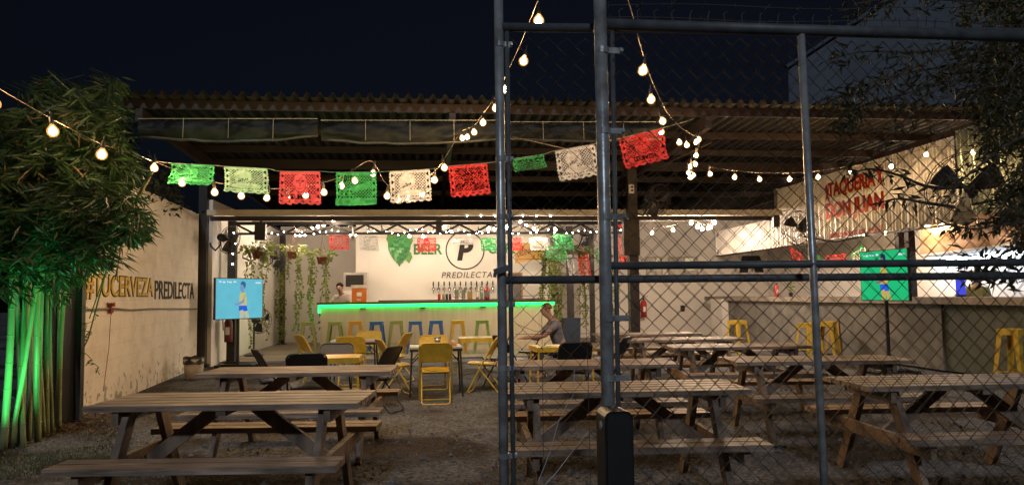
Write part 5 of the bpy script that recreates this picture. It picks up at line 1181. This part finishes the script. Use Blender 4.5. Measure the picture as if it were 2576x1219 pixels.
for (x, y) in ((352, 560), (345, 540), (362, 575), (330, 590), (318, 520), (300, 640), (340, 500), (285, 222), (300, 228), (292, 205), (240, 250), (215, 245), (55, 240), (150, 215), (170, 690), (90, 700), (30, 705), (10, 730), (60, 735), (120, 720), (145, 740), (195, 690), (225, 660), (250, 640), (370, 545), (350, 590), (20, 300), (40, 330), (15, 360), (30, 420), (200, 230), (120, 225), (80, 232), (325, 430)):
  for _ in range(2):
    v = ru(6.6, 7.8); p = PV(x + ru(-12, 12), y + ru(-12, 12), v); tw.tube([p + Vector((-.25, .1, .12)), p], .004, 4)
    for k in range(8): fo.leaf(p + Vector((ru(-.06, .06), ru(-.05, .05), ru(-.03, .03))), Vector((ru(-.2, 1), ru(-.6, .3), ru(-1, -.1))), ru(.12, .2), ru(.016, .026))
dl = MB()
for i in range(200):
    x = ru(-20, 340); y = ru(260, 690)
    if inside(x, y): dl.leaf(PV(x, y, ru(6.55, 7.3)), Vector((ru(-1, 1), ru(-1, .3), ru(-1.2, 0))), ru(.12, .2), ru(.016, .026))
dl.build("dry_leaves", leafmat("dry_bamboo_leaf", (.085, .06, .025), t=.2), bm)
fo.build("foliage", LEAF_B, bm)
u0 = PG(2, 1150); u0.y -= .15
ul = thing("garden_uplight", "green garden uplight at the foot of the bamboo", "lamp", u0)
MB().lathe([(.05, 0), (.06, .1), (.05, .1), (.045, .06), (.001, .06)], 12, u0, Vector((.05, .45, 1))).build("housing", BLKPL, ul)
for (dx, e, dirv, size) in ((0.0, 75, (.10, .42, 1), 125), (.45, 130, (.10, .22, 1), 130)):
    L_ = bpy.data.lights.new("green_beam", 'SPOT'); L_.energy = e; L_.color = (0.06, 1.0, .32); L_.spot_size = math.radians(size); L_.spot_blend = .8; L_.shadow_soft_size = .05
    lo = bpy.data.objects.new("green_beam", L_); col.objects.link(lo); lo.parent = ul; lo.location = (dx, -.05, .12); lo.rotation_euler = (-Vector(dirv)).to_track_quat('Z', 'Y').to_euler()

# tree behind the lettered wall + dark tree tops over the roof's left end
def bush(name, label, cat, c, rad, n, m_, L=(.08, .16), trunk=None):
    t = thing(name, label, cat, (c[0], c[1], 0)); mb = MB(); C_ = Vector(c)
    for k in range(n):
        d = Vector((random.gauss(0, 1), random.gauss(0, 1), random.gauss(0, 1))).normalized() * rnd() ** .4; p = C_ + Vector((d.x * rad[0], d.y * rad[1], d.z * rad[2]))
        if noise.noise(p * 1.6) < -.12: continue
        for j in range(4): mb.leaf(p + Vector((ru(-.08, .08), ru(-.08, .08), ru(-.08, .08))), Vector((ru(-1, 1), ru(-1, 1), ru(-1, .5))), ru(*L), ru(.03, .07))
    mb.build("crown", m_, t); b_ = MB(); b_.tube([(c[0], c[1], 0), (c[0] + .05, c[1], c[2] * .6), (c[0] - .05, c[1], c[2] + rad[2] * .3)], [.12, .09, .04], 8)
    for k in range(5): a = k * 1.3; b_.tube([(c[0], c[1], c[2] * .7), (c[0] + rad[0] * .6 * math.cos(a), c[1] + rad[1] * .6 * math.sin(a), c[2] + rad[2] * .3 * math.sin(k))], [.05, .015], 6)
    b_.build("trunk", mat("bark", (.09, .07, .05), .9, bump=.3), t); return t
q = PV(430, 470, 13.6); bush("tree", "dark tree showing above the lettered wall", "tree", (q.x - .9, 13.6, q.z), (1.2, 1.8, .55), 900, LEAF_T)
q = PV(285, 262, 16.0); bush("tree", "dim tree top rising behind the bamboo and roof corner", "tree", (q.x - .3, 16.0, q.z - .3), (.9, 1.0, .75), 700, LEAF_T)

# ================================================================== OVERHANGING TREE (right)
rt = thing("overhanging_tree", "dark leafy tree hanging in from the right over the fence", "tree", (4.9, 4.6, 0))
lf = MB(); br = MB()
def branch(pts, v0, v1, nleaf, spread=20, L=(.05, .10)):
    n = len(pts); W = [PV(px, py, v0 + (v1 - v0) * i / max(1, n - 1)) for i, (px, py) in enumerate(pts)]
    C_ = catmull(W, 6); k = len(C_); br.tube(C_, [.012 - .009 * i / k for i in range(k)], 5)
    for i in range(nleaf):
        a = C_[min(k - 1, int(rnd() ** .8 * k))]; sp_ = spread * v0 / FPX; p = a + Vector((random.gauss(0, sp_), random.gauss(0, sp_), random.gauss(0, sp_)))
        lf.leaf(p, Vector((ru(-1, .5), ru(-.6, .6), ru(-1, .3))), ru(*L), ru(.014, .024))
branch([(2640, 40), (2500, 60), (2400, 120), (2300, 170), (2220, 200)], 5.0, 4.4, 130, 26); branch([(2640, 100), (2450, 150), (2350, 230), (2290, 290), (2240, 330)], 5.0, 4.6, 170, 30)
branch([(2500, 120), (2300, 130), (2170, 130), (2090, 150)], 4.9, 4.5, 60, 12); branch([(2480, 150), (2250, 190), (2150, 225), (2090, 255)], 4.9, 4.5, 150, 14)
branch([(2480, 180), (2300, 230), (2190, 260), (2140, 290), (2120, 320)], 4.9, 4.5, 200, 16); branch([(2640, 10), (2400, 0), (2250, -5), (2150, 10)], 5.2, 4.6, 220, 22)
branch([(2640, 320), (2540, 360), (2460, 420), (2400, 470), (2400, 480)], 4.8, 4.3, 80, 20); branch([(2640, 380), (2590, 440), (2560, 500), (2520, 540)], 4.8, 4.4, 200, 22)
branch([(2440, 470), (2340, 470), (2260, 440), (2190, 425), (2130, 440)], 4.4, 4.0, 40, 9); branch([(2400, 520), (2330, 510), (2260, 500), (2200, 515)], 4.4, 4.1, 34, 9)
branch([(2640, 600), (2560, 620), (2500, 650), (2430, 660)], 4.4, 4.1, 130, 15); branch([(2640, 660), (2570, 690), (2510, 700), (2450, 690)], 4.4, 4.1, 120, 14); branch([(2640, 560), (2540, 560), (2460, 575), (2400, 570)], 4.5, 4.2, 110, 14)
for k in range(2600):
    x = 2360 + 280 * rnd() ** .7; y = ru(-20, 640)
    if x < 2395 + 170 * abs(y - 190) / 420 * (1 if y > 190 else .35): continue
    if noise.noise(Vector((x * .012, y * .012, 3))) < -.30: continue
    p = PV(x, y, ru(4.6, 6.4))
    for j in range(3): lf.leaf(p + Vector((ru(-.05, .05), ru(-.05, .05), ru(-.05, .05))), Vector((ru(-1, .6), ru(-.6, .6), ru(-1, .3))), ru(.05, .10), ru(.015, .026))
lf.build("foliage", LEAF_T, rt); br.build("branches", mat("bark", (0, 0, 0)), rt)
MB().tube([(5.3, 4.9, 0), (5.2, 4.9, 1.5), (5.0, 4.9, 2.8), (4.9, 4.8, 4.0)], [.13, .11, .08, .05], 9).build("trunk", mat("bark", (0, 0, 0)), rt)

# ================================================================== FENCE AND GATE
VF, VG = 3.15, 3.32
def mesh_net(x0, x1, z0, z1, v, p, jit, r, seed, name="wire_mesh"):
    mb = MB(); w_ = p / 2; K = int((x1 - x0) / w_); I = int((z1 - z0) / w_)
    for k in range(K):
        pts = []
        for i in range(I + 1):
            x = x0 + k * w_ + w_ * ((i + k) % 2); z = z0 + i * w_
            nx = noise.noise(Vector((x * 1.6, z * 1.6, seed))); nz_ = noise.noise(Vector((x * 1.6 + 9, z * 1.6, seed))); ny = noise.noise(Vector((x * .9, z * .9, seed + 5)))
            s_ = -1 if (i + k) % 2 == 0 else 1
            pts.append((x + nx * jit + s_ * .003, v + ny * .03 + s_ * .0035, z + nz_ * jit))
        mb.tube(pts, r, 3, cap=False)
    return mb
fe = thing("chain_link_fence", "tall chain-link fence with thick galvanised post and barbed top", "fence", (1.2, VF, 0))
def pipe(a, b, r, nm, m_, par, n=14): return MB().tube([a, b], r, n).build(nm, m_, par, smooth=True)
a = PV(1509, 0, VF); b = PV(1530, 1030, VF); d = (a - b) / (a.z - b.z)
pb = b - d * b.z; pt = b + d * (3.1 - b.z); pipe(pb, pt, .0275, "post", GALV, fe, 20)
a = PV(2015, 88, VF); b = PV(2062, 1000, VF); d = (a - b) / (a.z - b.z); zt_ = PV(2015, 84, VF).z
p3b = b - d * b.z; p3t = b + d * (zt_ - b.z); pipe(p3b, p3t, .0165, "post", GALV, fe, 14)
tb0 = PV(1540, 80, VF); tbd = PV(1556, 1040, VF); dd = (tb0 - tbd) / (tb0.z - tbd.z); pipe(tbd - dd * (tbd.z - .02), tb0, .010, "tension_bar", RAIL, fe, 8)
pipe(PV(1526, 62, VF), PV(2640, 95, VF * 1.0), .026, "top_rail", RAIL, fe)
pipe(PV(1532, 668, VF), PV(2640, 659, VF), .0165, "middle_rail", RAIL, fe)
for py in (128, 330, 545, 800, 950):
    cl = MB(); c0 = PV(1514 + (py - 128) * .0205, py, VF); cl.tube([c0 - Vector((0, 0, .013)), c0 + Vector((0, 0, .013))], .031, 16); cl.box(c0.x + .052, VF - .004, c0.z, .075, .012, .024); cl.tube([c0 + Vector((.082, -.02, 0)), c0 + Vector((.082, .02, 0))], .008, 6); cl.build("band_clamp", GALV, fe)
mesh_net(PV(1552, 600, VF).x, PV(2660, 600, VF).x, .03, PV(1600, 88, VF).z, VF + .004, .0745, .015, .0018, 3).build("wire_mesh", GALVD, fe)
bw_ = MB()
for k, py in enumerate((12, 46)):
    W = [PV(px, py + 7 * ((px - 1530) / 1100) * 2 + 4 * math.sin(px * .01 + k), VF) for px in range(1530, 2660, 40)]; bw_.tube(W, .0018, 4)
    for p in W[::2]:
        for q_ in range(3): e = Vector((ru(-1, 1), ru(-1, 1), ru(-1, 1))) * .018; bw_.tube([p - e, p + e], .0014, 3)
W = [PV(px, 60 + 33 * (px - 1526) / 1114, VF) for px in range(1560, 2640, 44)]
for p in W: bw_.tube([p + Vector((0, 0, .02)), p + Vector((ru(-.006, .006), 0, .06)), p + Vector((.012, 0, .07))], .0025, 4)
bw_.build("barbed_wire", GALVD, fe)
# sliding gate behind it
ga = thing("sliding_gate", "sliding chain-link gate on a slim galvanised frame", "gate", (.6, VG, 0))
a = PV(1254, 0, VG); b = PV(1268, 1219, VG); d = (a - b) / (a.z - b.z); pipe(b - d * (b.z - .03), b + d * (3.1 - b.z), .0205, "frame_post", GALV, ga, 18)
a2 = PV(1275, 80, VG); b2 = PV(1292, 1219, VG); d2 = (a2 - b2) / (a2.z - b2.z); pipe(b2 - d2 * (b2.z - .03), a2, .0105, "tension_bar", RAIL, ga, 10)
pipe(PV(1262, 69, VG), PV(2660, 82, VG), .0205, "top_rail", RAIL, ga); pipe(PV(1272, 704, VG), PV(2660, 692, VG), .0175, "middle_rail", RAIL, ga)
pipe(Vector((b.x, VG, .06)), Vector((PV(2660, 692, VG).x, VG, .06)), .02, "bottom_rail", RAIL, ga)
for py in (112, 400, 545, 765, 925, 1145):
    cl = MB(); c0 = PV(1255.4 + py * .0115, py, VG); cl.tube([c0 - Vector((0, 0, .012)), c0 + Vector((0, 0, .012))], .0235, 16); cl.box(c0.x + .03, VG - .004, c0.z, .05, .010, .022); cl.tube([c0 + Vector((.05, -.02, 0)), c0 + Vector((.05, .02, 0))], .006, 6); cl.build("band_clamp", GALV, ga)
lk = PV(1262, 680, VG); l_ = MB(); l_.bar(lk + Vector((-.035, -.03, -.008)), lk + Vector((.03, -.03, .012)), .02, .026); l_.tube([lk + Vector((-.03, -.03, -.01)), lk + Vector((-.034, -.03, -.03))], .008, 6); l_.build("latch", RAIL, ga)
mesh_net(PV(1292, 600, VG).x, PV(1530, 600, VG).x, .08, PV(1400, 84, VG).z, VG + .004, .083, .026, .0019, 11).build("wire_mesh", GALVD, ga)
mesh_net(PV(1510, 600, VG).x, PV(2680, 600, VG).x, .116, PV(1800, 88, VG).z, VG + .004, .0782, .016, .0018, 17).build("wire_mesh", GALVD, ga)
sw_ = MB()
for pts in ([(1366, 655), (1363, 800), (1368, 1219)], [(1300, 652), (1420, 650), (1500, 648)], [(1296, 840), (1500, 838)], [(1470, 690), (1478, 900), (1486, 1219)], [(1300, 745), (1400, 740), (1500, 742)], [(1300, 815), (1345, 832), (1400, 836)]):
    sw_.tube([PV(px, py, VG + .006) for px, py in pts], .0015, 4)
sw_.build("repair_wires", GALVD, ga)
st_ = MB(); st_.tube(catmull([PV(px, py, VG - .01) for px, py in ((1445, 930), (1442, 990), (1430, 1010), (1405, 1060), (1385, 1130), (1352, 1215))]), .0015, 4); st_.tube(catmull([PV(px, py, VG - .01) for px, py in ((1480, 1085), (1450, 1120), (1405, 1180), (1370, 1219))]), .0015, 4)
tag(st_.build("loose_twine", mat("pale_twine", (.5, .5, .5), .6)), "thin pale twine dangling from the gate mesh near the ground", "twine")
# black post cover at the bottom
c0 = PV(1550, 1030, 2.98); h_ = c0.z
pc = thing("gate_motor_box", "upright rounded black box standing before the fat post", "gate box", (c0.x, 3.0, 0))
w2 = .056; prof = []
for k in range(9): th = PI * k / 8; prof.append((-w2 + .022 - .022 * math.cos(0) if False else 0, 0))
poly = [(-w2, 0), (w2, 0), (w2, h_ - .03)] + [(w2 - .03 + .03 * math.cos(a), h_ - .03 + .03 * math.sin(a)) for a in (0.4, .8, 1.2, 1.57)] + [(-w2 + .03 + .03 * math.cos(a), h_ - .03 + .03 * math.sin(a)) for a in (1.57, 2.0, 2.4, 2.8, 3.14)]
MB().prism(poly, (c0.x, 2.94, 0), X_, _Z, (0, .15, 0)).build("casing", BLKPL, pc)
MB().prism([(x * .86, z * .985 + .004) for x, z in poly], (c0.x, 2.932, 0), X_, _Z, (0, .008, 0)).build("cover", mat("box_cover", (.016, .015, .015), .5), pc)
MB().tube([(c0.x - w2 - .006, 3.0, h_ - .06), (c0.x - w2 + .004, 3.0, h_ - .06)], .016, 10).build("keyhole", GALV, pc)
